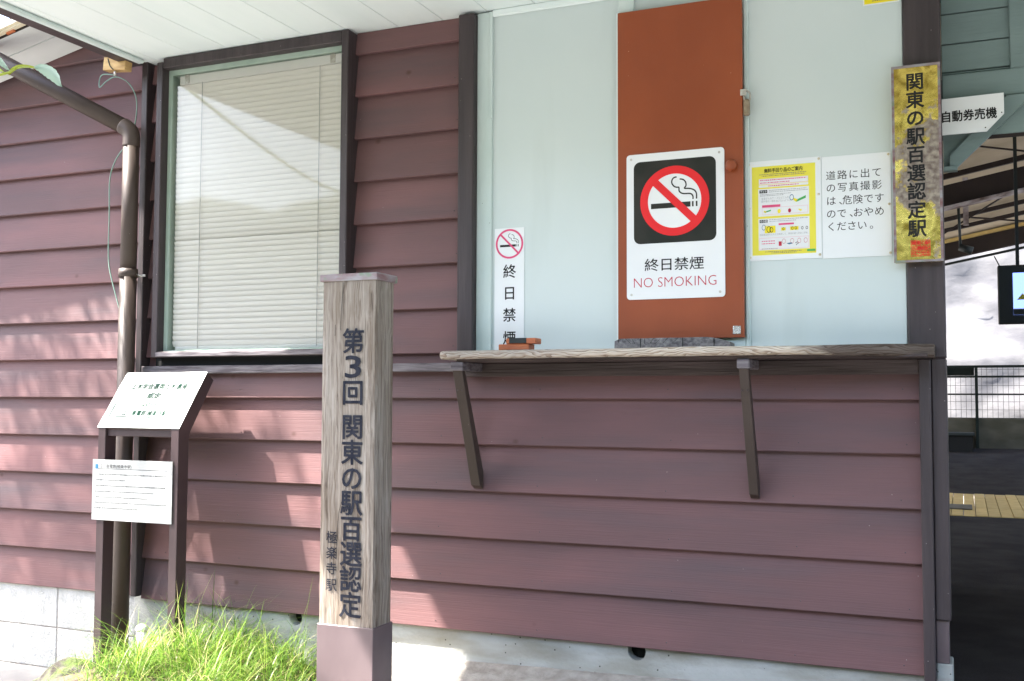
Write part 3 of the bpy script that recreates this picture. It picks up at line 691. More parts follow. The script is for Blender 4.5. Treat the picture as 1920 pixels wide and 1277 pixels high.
# slats share one mesh: a shallow curved strip, closed
def slat_mesh():
    vs = []; fs = []; n = 5; nx = 1
    for i in range(nx+1):
        x = -0.4485+0.897*i/nx
        for j in range(n):
            a = -1+2*j/(n-1); zz = a*0.0128; yy = 0.0028*(a*a-0.5)+a*-0.0040
            vs.append((x, yy, zz))
    for i in range(nx):
        for j in range(n-1):
            a = i*n+j; fs.append((a, a+1, a+n+1, a+n))
    me = bpy.data.meshes.new('slat'); me.from_pydata(vs, [], fs); me.materials.append(M['blind'])
    for p in me.polygons: p.use_smooth = True
    return me
sm = slat_mesh(); ns = 50
rs = random.Random(11)
for i in range(ns):
    o = bpy.data.objects.new('slat', sm); sc.collection.objects.link(o); o.parent = win
    z = 2.306-(2.306-1.140)*i/(ns-1)
    o.location = Vector((-2.8295, 0.020, z))-wloc(wall)
    tilt = rs.gauss(0, 0.025)
    if i == 29: tilt = 0.30
    o.rotation_euler = (tilt, rs.gauss(0, 0.0008), 0)
bm = bmesh.new()
for x in (-3.13, -2.505):
    tube_mesh(bm, [(x, 0.0085, 2.32), (x, 0.0085, 1.12)], 0.0016, 5)
bm_obj('cord', bm, M['cord'], win)['kind'] = 'stuff'

# ================================================================== LEFT WING
wing = thing('clapboard_wall', (-4.3, 0.05, 0), 'left wing clapboard wall in dappled sun, standing on white concrete blocks', 'wall')
def rake(x): return 2.596+0.2*(x+3.858)
for k in range(0, 15):
    z0 = k*PITCH
    x0 = -8.0
    if z0+0.2 > rake(-8.0): x0 = max(-8.0, -3.858+((z0-0.02)-2.596)/0.2)
    clapboard(wing, x0, -3.448, k, y=0.05, seed=20, ztop=2.66)
box('backing', -8, -3.43, 0.10, 0.15, 0.0, 1.9, M['board_under'], wing)
pd_obj('backing', [(-8, 0.101, 1.9), (-3.43, 0.101, 1.9), (-3.43, 0.101, 2.66), (-8, 0.101, 1.90), (-8, .15, 1.9), (-3.43, .15, 1.9), (-3.43, .15, 2.66)], [(0, 1, 2), (4, 6, 5), (1, 5, 6, 2)], M['board'], wing)
bl = random.Random(5)
for r_, (za, zb) in enumerate(((-0.190, -0.002), (-0.381, -0.196), (-0.570, -0.387))):
    x = -3.476
    while x > -8:
        w = 0.504 if x < -3.5 else 0.504
        box('concrete_block', x-w+0.003, x, 0.070+bl.uniform(-.001, .001), 0.20, za, zb, M['block'], wing, 0.003)
        x -= w+0.003
box('mortar_bed', -8, -3.474, 0.074, 0.19, -0.60, -0.003, M['mortar'], wing)
# wing roof: sloping soffit, fascia, gutter
wr = thing('wing_roof', (-4.3, -0.1, 2.55), 'sloping white eave with cream edge over the left wing wall', 'roof')
def sloped(name, xa, xb, y0, y1, za, zb, mat, parent):
    """box following the rake; za, zb are heights above the rake line"""
    P = []
    for x in (xa, xb):
        for y in (y0, y1):
            for dz in (za, zb): P.append((x, y, rake(x)+dz))
    f = [(0, 1, 3, 2), (4, 6, 7, 5), (0, 4, 5, 1), (2, 3, 7, 6), (0, 2, 6, 4), (1, 5, 7, 3)]
    return pd_obj(name, P, f, mat, parent)
sloped('soffit', -8, -3.52, -0.115, 0.052, 0.0, 0.012, M['soffit'], wr)
sloped('soffit', -8, -3.52, -0.262, -0.118, 0.003, 0.015, M['soffit'], wr)
sloped('fascia', -8, -3.52, -0.270, -0.263, 0.002, 0.022, M['roofbrown'], wr)
sloped('gutter_edge', -8, -3.52, -0.296, -0.2705, 0.010, 0.022, M['cream'], wr)
sloped('gutter_edge', -8, -3.52, -0.312, -0.2965, 0.018, 0.040, M['cream'], wr)
sloped('roof_sheet', -8, -3.52, -0.285, 2.4, 0.045, 0.065, M['roofbrown'], wr)
sloped('wood_patch', -4.02, -3.975, -0.282, -0.2705, 0.001, 0.0095, M['redwood'], wr)

# ================================================================== PALE BLUE WALL ABOVE THE COUNTER
bw = thing('painted_wall', (-0.95, 0, 1.07), 'smooth pale blue painted wall above the counter', 'wall')
box('wall_panel', -1.690, -0.1725, 0.0, 0.05, 1.040, 3.0, M['blue'], bw)
box('batten', -1.756, -1.690, -0.010, 0.05, 1.040, 2.43, M['blue_trim'], bw, 0.003)
box('batten', -1.702, -1.688, -0.0135, -0.008, 2.0, 2.43, M['blue_trim'], bw, 0.002)
box('batten', -1.168, -1.108, -0.018, 0.0, 2.342, 2.62, M['blue_trim'], bw, 0.003)
box('cornice', -1.690, -1.168, -0.014, 0.0, 2.408, 2.4355, M['ceiling'], bw, 0.004)
box('hatch_jamb', -0.7045, -0.688, -0.012, 0.0, 1.078, 2.35, M['blue_trim'], bw, 0.003)
box('sill', -1.17, -0.705, -0.010, 0.0, 1.078, 1.118, M['blue_trim'], bw, 0.003)

pil = thing('wooden_pillar', (-0.113, 0.03, -0.06), 'dark brown wooden pillar at the corner of the passage', 'pillar')
box('post', -0.170, -0.053, -0.014, 0.10, 1.0375, 3.0, M['trim_v'], pil, 0.005)
box('post', -0.1005, -0.053, -0.014, 0.10, 0.186, 1.0370, M['trim_v'], pil, 0.004)
box('metal_shoe', -0.1005, -0.060, 0.0, 0.10, 0.046, 0.186, M['shoe'], pil, 0.003)
box('footing', -0.1005, -0.050, 0.0, 0.12, -0.25, 0.046, M['concrete'], pil, 0.004)

# ================================================================== PORCH CEILING
porch = thing('porch_roof', (-1.0, -1.6, 2.436), 'white boarded porch ceiling with dark edge board', 'ceiling')
X = -3.40; i = 0
edges = [-3.435, -3.36, -3.155, -2.953, -2.752, -2.548, -2.346, -2.128, -1.923, -1.716]
while edges[-1] < 3.4: edges.append(edges[-1]+0.205)
for i, (a, b) in enumerate(zip(edges, edges[1:])):
    hi = 2.436
    yb = 0.0 if b < -1.6 else -0.001
    box('ceiling_board', a+0.0013, b-0.0013, -2.4, 0.05 if b < -1.70 else -0.001, hi, hi+0.014, M['ceiling'], porch, 0.002)
box('ceiling_backing', -3.43, 3.4, -2.4, 0.1, 2.4515, 2.47, M['dark'], porch)
box('ceiling_trim', -3.438, -3.405, -2.4, -0.06, 2.418, 2.4345, M['blue_trim'], porch, 0.004)
box('edge_board', -3.505, -3.439, -2.44, -0.03, 2.420, 2.52, M['trim'], porch, 0.003)
box('roof_deck', -3.50, 3.5, -2.46, 0.3, 2.522, 2.60, M['roofbrown'], porch)
box('edge_board', -3.505, 3.5, -2.46, -2.401, 2.40, 2.52, M['trim'], porch, 0.003)
box('roof_deck', -3.45, 3.5, 0.302, 3.2, 3.05, 3.12, M['roofbrown'], porch)

# ================================================================== COUNTER
ct = thing('counter', (-0.95, -0.12, 1.0), 'weathered wooden counter shelf with two slanted brackets', 'counter')
def slab_top():
    nx, ny = 90, 7; x0, x1 = -1.812, -0.086
    bm = bmesh.new(); T = {}; B = {}
    def front(x):
        e = 0.0
        if x < x0+0.05: e = 0.035*(1-(x-x0)/0.05)**2
        if x > x1-0.25: e = max(e, 0.060*((x-(x1-0.25))/0.25)**1.5)
        return -0.242+e+0.006*noise.noise(Vector((x*4, 1, 0)))+0.0025*noise.noise(Vector((x*22, 1, 3)))
    for i in range(nx+1):
        x = x0+(x1-x0)*i/nx; f = front(x)
        back = -0.0155 if x > -0.175 else (-0.011 if x > -1.68 else (-0.014 if x > -1.757 else -0.044))
        zt = 1.0765+0.0025*noise.noise(Vector((x*3, 0, 5))); zb = 1.047-0.010*min(1, max(0, (x+0.5)/0.4))+0.0012*noise.noise(Vector((x*12, 0, 8)))
        prof = [(back, zb), (f+0.012, zb), (f+0.003, zb+0.006), (f, zb+0.5*(zt-zb)), (f+0.003, zt-0.006), (f+0.012, zt), (back, zt)]
        T[i] = [bm.verts.new((x, p[0], p[1])) for p in prof]
    for i in range(nx):
        a, b = T[i], T[i+1]
        for j in range(7): bm.faces.new((a[j], a[(j+1) % 7], b[(j+1) % 7], b[j]))
    bm.faces.new(T[0]); bm.faces.new(T[nx][::-1])
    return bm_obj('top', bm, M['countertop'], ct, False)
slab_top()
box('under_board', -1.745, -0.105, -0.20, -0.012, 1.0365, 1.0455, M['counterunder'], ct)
def bracket(xc, w, top_y, top_z, foot_z, foot_y=-0.004):
    bm = bmesh.new()
    # slanted bar, its foot against the wall
    a = Vector((xc, top_y, top_z)); b = Vector((xc, foot_y, foot_z)); d = (a-b).normalized(); nrm = Vector((0, -d.z, d.y))
    th = 0.026; P = []
    q = [b+Vector((0, 0, -0.012)), b+Vector((0, -th*1.15, 0.004)), a+Vector((0, -th*0.55, 0)), a+Vector((0, th*0.55, 0)), b+Vector((0, 0, 0.055))]
    for s in (-w/2, w/2): P.append([bm.verts.new(p+Vector((s, 0, 0))) for p in q])
    bm.faces.new(P[0]); bm.faces.new(P[1][::-1])
    for j in range(5): bm.faces.new((P[0][j], P[0][(j+1) % 5], P[1][(j+1) % 5], P[1][j]))
    bmesh.ops.bevel(bm, geom=list(bm.edges), offset=0.002, segments=1, affect='EDGES')
    o = bm_obj('bracket', bm, M['downspout'], ct)
    box('bracket_block', xc-w/2-0.005, xc+w/2+0.005, top_y-0.022, -0.012, top_z-0.0005, 1.036, M['trim_w'], o, 0.003)
    bm = bmesh.new()
    for zz, ss in ((0.93, -0.009), (0.93, 0.009)):
        t = (zz-foot_z)/(top_z-foot_z); p = b.lerp(a, t)+Vector((ss, -th*0.9, 0))
        bmesh.ops.create_uvsphere(bm, u_segments=8, v_segments=6, radius=0.0028, matrix=Matrix.Translation(p))
    bm_obj('screw', bm, M['trim'], o, True)['kind'] = 'stuff'
    return o
bracket(-1.742, 0.040, -0.186, 1.004, 0.562)
bracket(-0.678, 0.032, -0.186, 1.004, 0.566)

lg = bmesh.new()
prof = []
for i in range(41):
    t = i/40; x = -1.150+0.412*t; h = 0.036*(1-max(0, (t-0.78)/0.22)**2*0.55)*(1-max(0, (0.05-t)/0.05)*0.25)
    prof.append((x, h))
A = [lg.verts.new((x, -0.128+0.004*math.sin(x*40), 1.0795)) for x, h in prof]; B_ = [lg.verts.new((x, -0.125+0.004*math.sin(x*40), 1.0795+h)) for x, h in prof]
C_ = [lg.verts.new((x, -0.045, 1.0795+h)) for x, h in prof]; D_ = [lg.verts.new((x, -0.045, 1.0795)) for x, h in prof]
for i in range(40):
    for p, q in ((A, B_), (B_, C_), (C_, D_), (D_, A)): lg.faces.new((p[i], p[i+1], q[i+1], q[i]))
lg.faces.new((A[0], B_[0], C_[0], D_[0])); lg.faces.new((A[40], D_[40], C_[40], B_[40]))
lgo = bm_obj('log_slab', lg, M['log'], None, origin=(-0.95, -0.08, 1.079)); tag(lgo, 'grey cracked log slab lying on the counter under the orange hatch', 'log slab')
bm = bmesh.new()
for x, z0, z1, s in ((-1.136, 1.082, 1.113, 0.001), (-0.793, 1.082, 1.110, -0.006), (-0.903, 1.082, 1.1145, 0.006), (-1.055, 1.082, 1.1145, -0.0)):
    add_box(bm, x, x+0.0022, -0.1300, -0.127, z0, z1)
for x, s in ((-1.09, -0.02), (-1.075, -0.012), (-1.04, 0.0), (-1.02, 0.012), (-1.0, 0.018), (-0.975, 0.02), (-0.94, 0.022)):
    v = [bm.verts.new(p) for p in ((x, -0.1302, 1.096), (x+0.0016, -0.1302, 1.096), (x+s+0.0016, -0.130, 1.1145), (x+s, -0.130, 1.1145))]; bm.faces.new(v)
bm_obj('crack', bm, M['dark'], lgo)['kind'] = 'stuff'

# two orange wooden blocks stacked on the counter
b1 = box('wooden_block', -1.585, -1.465, -0.175, -0.115, 1.0795, 1.1005, M['redwood'], None, 0.002, None)
tag(b1, 'lower orange wooden block lying on the left end of the counter', 'block')
b2 = thing('wooden_block', (-1.50, -0.15, 1.1015), 'upper orange wooden block with a black band, on top of the other block', 'block')
box('block', -1.553, -1.437, -0.178, -0.118, 1.1015, 1.122, M['redwood'], b2, 0.002)
box('black_band', -1.541, -1.472, -0.1795, -0.117, 1.1030, 1.1227, M['rubber'], b2, 0.0015)

# ================================================================== HATCH DOOR
hd = thing('hatch_door', (-0.94, -0.02, 1.12), 'tall rust orange hatch door carrying the no smoking sign', 'hatch')
box('door_panel', -1.166, -0.705, -0.036, -0.0185, 1.117, 2.339, M['orange'], hd, 0.0015)
box('pale_edge', -1.171, -1.1665, -0.034, -0.0185, 1.117, 2.339, M['ceiling'], hd)
bm = bmesh.new(); bmesh.ops.create_uvsphere(bm, u_segments=20, v_segments=12, radius=0.0205)
for v in bm.verts: v.co = Vector((-0.744+v.co.x, -0.052+v.co.y*0.75, 1.726+v.co.z))
bm_obj('knob', bm, M['orange'], hd, True)
fb = bmesh.new(); add_box(fb, -0.745, -0.717, -0.0395, -0.0365, 1.129, 1.158, 0.001); bm_obj('foil_square', fb, M['foil'], hd)
pl = thing('padlock', (-0.692, -0.03, 1.90), 'small aged brass padlock on the right edge of the orange hatch', 'padlock')
box('lock_body', -0.7015, -0.680, -0.040, -0.020, 1.903, 1.962, M['brassbrown'], pl, 0.005)
tube('shackle', smooth_path([(-0.699, -0.030, 1.958), (-0.700, -0.030, 1.978), (-0.690, -0.032, 1.992), (-0.679, -0.030, 1.980), (-0.680, -0.030, 1.958)]), 0.0035, M['steel'], pl, 8)
box('hasp', -0.712, -0.690, -0.0395, -0.0375, 1.975, 1.998, M['steel'], pl, 0.001)

# ------------------------------------------------------------------ smoking pictogram (u right, v up, unit = outer radius)
def cigarette(pr, cx, cy, k):
    """k: metres per unit of the pictogram measured on the big sign"""
    pr.poly([(cx-0.087*k, cy-0.0255*k), (cx+0.059*k, cy-0.0255*k), (cx+0.059*k, cy-0.0065*k), (cx-0.087*k, cy-0.0065*k)])
    for a in (0.0645, 0.0785): pr.rect(cx+a*k, cy-0.0255*k, cx+(a+0.006)*k, cy-0.0065*k)
def smoke(pr, cx, cy, k, w=0.0050):
    kk = 0.000494
    S1 = [(1366, 220), (1366, 200), (1356, 184), (1335, 179), (1300, 181), (1278, 175), (1264, 160), (1262, 135), (1245, 134), (1225, 126), (1210, 104), (1212, 80), (1226, 63), (1246, 58)]
    S2 = [(1392, 217), (1392, 180), (1380, 157), (1355, 145), (1330, 142), (1303, 141), (1315, 122), (1312, 95), (1294, 77), (1268, 73)]
    for S in (S1, S2):
        P = smooth_path([((x-1228)*kk*k+cx, -((y-233)+0.08*(x-1228))*kk*k+cy, 0) for x, y in S], 4)
        pr.stroke([(p.x, p.y) for p in P], w*k)

# no smoking sign on the hatch
s1 = thing('no_smoking_sign', (-0.95, -0.04, 1.26), 'large white no smoking sign on the orange hatch', 'sign')
rounded_plate('plate', -1.131, -0.770, 1.262, 1.797, -0.0400, -0.0375, 0.013, M['white'], s1)
cx, cz = -0.9515, 1.6165
p = Print(onwall(-0.0404)); p.poly(rr_pts(-1.1035, -0.800, cz-0.1515, cz+0.1515, 0.024)); p.make('black_square', M['offblack'], s1)
p = Print(onwall(-0.0407)); p.disc(cx, cz, 0.103, 56); p.make('white_disc', M['white'], s1)
p = Print(onwall(-0.0411)); cigarette(p, cx, cz, 1.0); smoke(p, cx, cz, 1.0); p.make('cigarette_mark', M['offblack'], s1, stuff=True)
p = Print(onwall(-0.0415)); p.ring(cx, cz, 0.0985, 0.1275, 64); p.make('red_ring', M['red'], s1)
p = Print(onwall(-0.0419)); a = math.radians(135); d = Vector((math.cos(a), math.sin(a))); n_ = Vector((-d.y, d.x))*0.0138; c0 = Vector((cx, cz))
p.poly([tuple(c0+d*0.100+n_), tuple(c0-d*0.100+n_), tuple(c0-d*0.100-n_), tuple(c0+d*0.100-n_)]); p.make('red_slash', M['red'], s1)
p = Print(onwall(-0.0404)); p.row('終日禁煙', -1.063, -0.846, 1.386, 0.049, 0.007); p.make('lettering', M['black'], s1, stuff=True)
p = Print(onwall(-0.0404)); p.row('NO SMOKING', -1.104, -0.801, 1.323, 0.052, -0.014, True); p.make('lettering', M['redtext'], s1, stuff=True)
bm = bmesh.new()
for x, z in ((-1.113, 1.779), (-0.788, 1.779), (-1.113, 1.280), (-0.788, 1.280)):
    bmesh.ops.create_cone(bm, cap_ends=True, segments=12, radius1=0.0045, radius2=0.0045, depth=0.002, matrix=Matrix.Translation((x, -0.041, z)) @ Matrix.Rotation(math.pi/2, 4, 'X'))
bm_obj('screw', bm, M['steel'], s1)['kind'] = 'stuff'

# narrow sticker at the left
s2 = thing('no_smoking_sticker', (-1.617, -0.002, 1.08), 'narrow vertical white no smoking sticker at the left of the blue wall', 'sign')
box('sheet', -1.6795, -1.5545, -0.0022, -0.0004, 1.079, 1.563, M['paper'], s2)
cx, cz = -1.6165, 1.501
p = Print(onwall(-0.0026)); cigarette(p, cx, cz, 0.46); smoke(p, cx, cz, 0.46, 0.0042); p.make('cigarette_mark', M['black'], s2, stuff=True)
p = Print(onwall(-0.0030)); p.ring(cx, cz, 0.0505, 0.0580, 48); p.make('pink_ring', M['pink'], s2)
p = Print(onwall(-0.0034)); n_ = Vector((-d.y, d.x))*0.0036; c0 = Vector((cx, cz))
p.poly([tuple(c0+d*0.052+n_), tuple(c0-d*0.052+n_), tuple(c0-d*0.052-n_), tuple(c0+d*0.052-n_)]); p.make('pink_slash', M['pink'], s2)
p = Print(onwall(-0.0026))
for ch, z in zip('終日禁煙', (1.393, 1.308, 1.223, 1.134)): p.glyph(ch, -1.6155, z, 0.0565, 0.012)
p.make('character', M['black'], s2, split=True)

# white request notice
s3 = thing('notice', (-0.33, -0.002, 1.385), 'plain white notice with five lines of black Japanese text beside the brass plaque', 'notice')
box('sheet', -0.4405, -0.2155, -0.0030, -0.0004, 1.385, 1.738, M['paper'], s3)
p = Print(onwall(-0.0034))
rows = ['道路に出て', 'の写真撮影', 'は、危険です', 'ので、おやめ', 'ください。']
for r_, z in zip(rows, (1.671, 1.628, 1.583, 1.538, 1.4935)):
    if len(r_) == 5 and r_[0] != 'く':
        for i, ch in enumerate(r_): p.glyph(ch, -0.4105+0.0375*i, z, 0.034, 0.002)
    else:
        x = -0.4105
        for i, ch in enumerate(r_):
            p.glyph(ch, x+(0.007 if ch in '、。' else 0), z, 0.034, 0.002); x += 0.0190 if ch in '、' else (0.0345 if len(r_) == 6 else 0.0335)
p.make('character', M['black'], s3, split=True)
bm = bmesh.new()
for x, z in ((-0.223, 1.730), (-0.222, 1.560), (-0.221, 1.394)):
    bmesh.ops.create_uvsphere(bm, u_segments=10, v_segments=6, radius=0.0045, matrix=Matrix.Translation((x, -0.004, z)))
bm_obj('pin', bm, M['cream'], s3, True)['kind'] = 'stuff'

# yellow guide poster
s4 = thing('poster', (-0.57, -0.002, 1.39), 'yellow and white baggage guide poster right of the orange hatch', 'poster')
box('sheet', -0.695, -0.4425, -0.0030, -0.0004, 1.388, 1.742, M['paper'], s4)
U0, U1, V0, V1 = -0.680, -0.462, 1.407, 1.722
def pf(y): return lambda u, v: (U0+(U1-U0)*u, y, V1-(V1-V0)*v)
p = Print(pf(-0.0034)); p.rect(0, 0, 1, 1); p.make('yellow_ground', M['yellow'], s4)
p = Print(pf(-0.0037))
for r_ in ((0.11, 0.14, 0.89, 0.205), (0.11, 0.21, 0.89, 0.238), (0.10, 0.255, 0.90, 0.565), (0.10, 0.59, 0.90, 0.945)): p.rect(*r_)
p.make('white_panel', M['white'], s4, split=True)
W = U1-U0; H = V1-V0
def prow(text, u0, u1, vc, h, bold, mat, y=-0.0041, name='lettering'):
    q = Print(onwall(y)); q.row(text, U0+W*u0, U0+W*u1, V1-H*vc, h*H, bold); q.make(name, mat, s4, stuff=True)
prow('無料手回り品のご案内', 0.20, 0.80, 0.052, 0.052, 0.02, M['black'])
q = Print(pf(-0.0041)); q.rect(0.12, 0.268, 0.245, 0.302); q.rect(0.12, 0.603, 0.245, 0.636); q.make('heading_box', M['offblack'], s4, split=True)
prow('ペット', 0.13, 0.235, 0.285, 0.030, 0.02, M['white'], -0.0045); prow('その他', 0.13, 0.235, 0.62, 0.030, 0.02, M['white'], -0.0045)
prow('全身が入るケースなどに入れ、', 0.15, 0.60, 0.365, 0.030, 0, M['grey_print']); prow('顔や体の一部を出さないように。', 0.15, 0.62, 0.397, 0.030, 0, M['grey_print'])
prow('自転車は折りたたむか解体して、専用の袋へ完全に収納。', 0.12, 0.88, 0.772, 0.024, 0, M['grey_print'])
R4 = random.Random(2)
q = Print(pf(-0.0041)); qp = Print(pf(-0.0041)); qy = Print(pf(-0.0041))
def dashes(pr, u0, u1, v, h=0.007):
    u = u0
    while u < u1:
        w = R4.uniform(0.008, 0.03); pr.rect(u, v-h/2, min(u+w, u1), v+h/2); u += w+R4.uniform(0.004, 0.010)
for (u0, u1, v) in ((0.27, 0.86, 0.275), (0.27, 0.88, 0.293), (0.13, 0.62, 0.318), (0.13, 0.5, 0.333), (0.27, 0.88, 0.605), (0.27, 0.7, 0.625), (0.15, 0.4, 0.93)): dashes(q, u0, u1, v)
for (u0, u1, v) in ((0.12, 0.86, 0.092), (0.16, 0.84, 0.110), (0.2, 0.78, 0.965), (0.3, 0.7, 0.98)): dashes(qy, u0, u1, v, 0.008)
for (u0, u1, v) in ((0.13, 0.86, 0.158), (0.13, 0.6, 0.186), (0.26, 0.74, 0.224), (0.15, 0.36, 0.845), (0.15, 0.36, 0.873)): dashes(qp, u0, u1, v, 0.010)
q.make('small_print', M['grey_print'], s4, stuff=True); qy.make('small_print', M['brassbrown'], s4, stuff=True); qp.make('small_print', M['pink'], s4, stuff=True)
q = Print(pf(-0.0041)); q.rect(0.16, 0.438, 0.45, 0.465); q.rect(0.42, 0.652, 0.66, 0.672); q.make('pink_heading', M['pink'], s4, split=True)
q = Print(pf(-0.0041))
for (a0, b0, a1, b1) in ((0.11, 0.808, 0.89, 0.937), (0.16, 0.466, 0.88, 0.548), (0.11, 0.142, 0.89, 0.203)):
    for rr in ((a0, b0, a1, b0+0.004), (a0, b1-0.004, a1, b1), (a0, b0, a0+0.005, b1), (a1-0.005, b0, a1, b1)): q.rect(*rr)
q.make('pink_outline', M['pinkbox'], s4, stuff=True)
q = Print(pf(-0.0043)); q.poly([(0.70, 0.41), (0.84, 0.375), (0.84, 0.34), (0.74, 0.345), (0.68, 0.37)]); q.make('drawing', M['paper'], s4, stuff=True)
q = Print(pf(-0.0045)); q.poly([(0.70, 0.425), (0.85, 0.385), (0.85, 0.355), (0.72, 0.395)]); q.poly([(0.20, 0.525), (0.30, 0.508), (0.30, 0.492), (0.22, 0.508)]); q.make('drawing', M['green_print'], s4, stuff=True)
q = Print(pf(-0.0045)); q.poly([(0.66, 0.375), (0.73, 0.40), (0.70, 0.425), (0.655, 0.40)]); q.disc(0.43, 0.515, 0.025, 12); q.poly([(0.19, 0.50), (0.23, 0.51), (0.22, 0.53), (0.185, 0.515)]); q.poly([(0.74, 0.50), (0.79, 0.515), (0.77, 0.53), (0.73, 0.51)])
q.rect(0.20, 0.675, 0.37, 0.755); q.rect(0.46, 0.70, 0.53, 0.735); q.rect(0.60, 0.695, 0.73, 0.735); q.make('drawing', M['yellow2'], s4, stuff=True)
q = Print(pf(-0.0047)); q.ring(0.265, 0.715, 0.028, 0.036, 20); q.ring(0.305, 0.72, 0.022, 0.030, 20); q.ring(0.495, 0.717, 0.01, 0.016, 12); q.ring(0.635, 0.715, 0.012, 0.018, 12); q.ring(0.69, 0.715, 0.012, 0.018, 12); q.ring(0.79, 0.717, 0.012, 0.018, 12); q.ring(0.86, 0.717, 0.012, 0.018, 12)
q.stroke([(0.68, 0.88), (0.71, 0.87), (0.73, 0.885), (0.70, 0.895), (0.69, 0.905)], 0.007); q.make('drawing', M['offblack'], s4, stuff=True)
q = Print(pf(-0.0047)); q.ring(0.63, 0.37, 0.026, 0.034, 20); q.ring(0.185, 0.69, 0.026, 0.032, 20); q.poly([(0.54, 0.88), (0.62, 0.872), (0.64, 0.885), (0.58, 0.893)]); q.make('drawing', M['blue_print'], s4, stuff=True)
q = Print(pf(-0.0047)); q.rect(0.42, 0.855, 0.465, 0.905); q.disc(0.595, 0.515, 0.024, 12)
for x in (0.50, 0.63, 0.74, 0.84): q.ring(x, 0.855, 0.024, 0.028, 16)
q.make('drawing', M['redtext'], s4, stuff=True)
q = Print(pf(-0.0045)); q.rect(0.86, 0.955, 0.99, 0.980); q.make('green_badge', M['green_print'], s4)
bm = bmesh.new()
for x, z in ((-0.690, 1.732), (-0.450, 1.734), (-0.452, 1.610), (-0.690, 1.575), (-0.450, 1.400), (-0.688, 1.400)):
    bmesh.ops.create_uvsphere(bm, u_segments=10, v_segments=6, radius=0.0045, matrix=Matrix.Translation((x, -0.004, z)))
bm_obj('pin', bm, M['cream'], s4, True)['kind'] = 'stuff'

s5 = thing('notice', (-0.24, -0.002, 2.25), 'bright yellow notice cut off by the top of the picture, left of the pillar', 'notice')
box('sheet', -0.296, -0.179, -0.0024, -0.0004, 2.251, 2.43, M['white'], s5)
p = Print(onwall(-0.0028)); p.rect(-0.292, 2.255, -0.183, 2.426); p.make('yellow_ground', M['yellow2'], s5)
p = Print(onwall(-0.0032))
for u in range(9): p.rect(-0.266+u*0.0072, 2.262, -0.2612+u*0.0072, 2.266)
p.make('small_print', M['brassbrown'], s5, stuff=True)

# brass plaque on the pillar
s6 = thing('brass_plaque', (-0.13, -0.04, 1.355), 'tall corroded brass plaque with black brush characters on the pillar', 'plaque')
box('plate', -0.2055, -0.0555, -0.050, -0.016, 1.3545, 2.011, M['brass'], s6, 0.003)
bm = bmesh.new()
for a in ((-0.2065, -0.1985, -0.0515, -0.0502, 1.353, 2.0125), (-0.0625, -0.0545, -0.0515, -0.0502, 1.353, 2.0125), (-0.1985, -0.0625, -0.0515, -0.0502, 2.004, 2.0125), (-0.1985, -0.0625, -0.0515, -0.0502, 1.353, 1.3605)): add_box(bm, *a)
bm_obj('rim', bm, M['cap'], s6)['kind'] = 'stuff'
p = Print(onwall(-0.0512))
zz = [1.967, 1.907, 1.851, 1.792, 1.734, 1.672, 1.608, 1.543, 1.479]
zz = [1.955-i*(1.955-1.464)/8 for i in range(9)]
for ch, z in zip('関東の駅百選認定駅', zz): p.glyph(ch, -0.1335, z, 0.0605, 0.020, 0.98)
p.make('character', M['black'], s6, split=True)
p = Print(onwall(-0.0512)); sq = [('駅', '育', '日'), ('の', '鐘', '認'), ('東', '日', '日'), ('関', '百', '選')]
ux = [-0.102, -0.1165, -0.131, -0.1455]
for x, col in zip(ux, ('駅記念', 'の認定', '東選之', '関百印')):
    for ch, z in zip(col, (1.4155, 1.398, 1.3805)): p.glyph(ch, x, z, 0.0145, 0.02)
for z in (1.4245, 1.4067, 1.389, 1.3722): p.rect(-0.1535, z-0.0006, -0.0945, z+0.0006)
for x in (-0.1535, -0.1385, -0.124, -0.1095, -0.0945): p.rect(x-0.0005, 1.372, x+0.0005, 1.4245)
p.make('red_seal', M['red'], s6, stuff=True)

# ================================================================== WOODEN STATION POST
st = thing('wooden_post', (-2.0, -0.48, -0.13), 'weathered square wooden post with navy Japanese characters and brown metal foot', 'signpost')
def post_mesh():
    bm = bmesh.new(); nz = 60; x0, x1, y0, y1 = -2.110, -1.888, -0.550, -0.420
    z0, z1 = 0.10, 1.318; rings = []
    # perimeter points
    per = []
    for i in range(13): per.append((x0+(x1-x0)*i/12, y0, 0, -1))
    for i in range(1, 9): per.append((x1, y0+(y1-y0)*i/8, 1, 0))
    for i in range(1, 13): per.append((x1-(x1-x0)*i/12, y1, 0, 1))
    for i in range(1, 8): per.append((x0, y1-(y1-y0)*i/8, -1, 0))
    for k in range(nz+1):
        z = z0+(z1-z0)*k/nz; r = []
        for (x, y, nx_, ny_) in per:
            d = 0.0016*noise.noise(Vector((x*55, y*55, z*1.6)))+0.0010*noise.noise(Vector((x*9, y*9, z*14)))
            cr = min(abs(x-x0), abs(x-x1))+min(abs(y-y0), abs(y-y1))
            if cr < 1e-4: px, py = x+(0.003 if x == x0 else -0.003), y+(0.003 if y == y0 else -0.003)
            else: px, py = x+nx_*d, y+ny_*d
            r.append(bm.verts.new((px, py, z)))
        rings.append(r)
    n = len(per)
    for a, b in zip(rings, rings[1:]):
        for j in range(n): bm.faces.new((a[j], a[(j+1) % n], b[(j+1) % n], b[j]))
    bm.faces.new(rings[0]); bm.faces.new(rings[-1][::-1])
    return bm_obj('shaft', bm, M['stakewood'], st)
post_mesh()
box('metal_foot', -2.1125, -1.8845, -0.5535, -0.4175, -0.20, 0.108, M['shoe'], st, 0.002)
box('cap', -2.1165, -1.881, -0.557, -0.411, 1.315, 1.341, M['cap'], st, 0.002)
p = Print(onwall(-0.5532))
main = '第3回 関東の駅百選認定'
pix = {'第': 1.120, '3': 1.022, '回': 0.925}
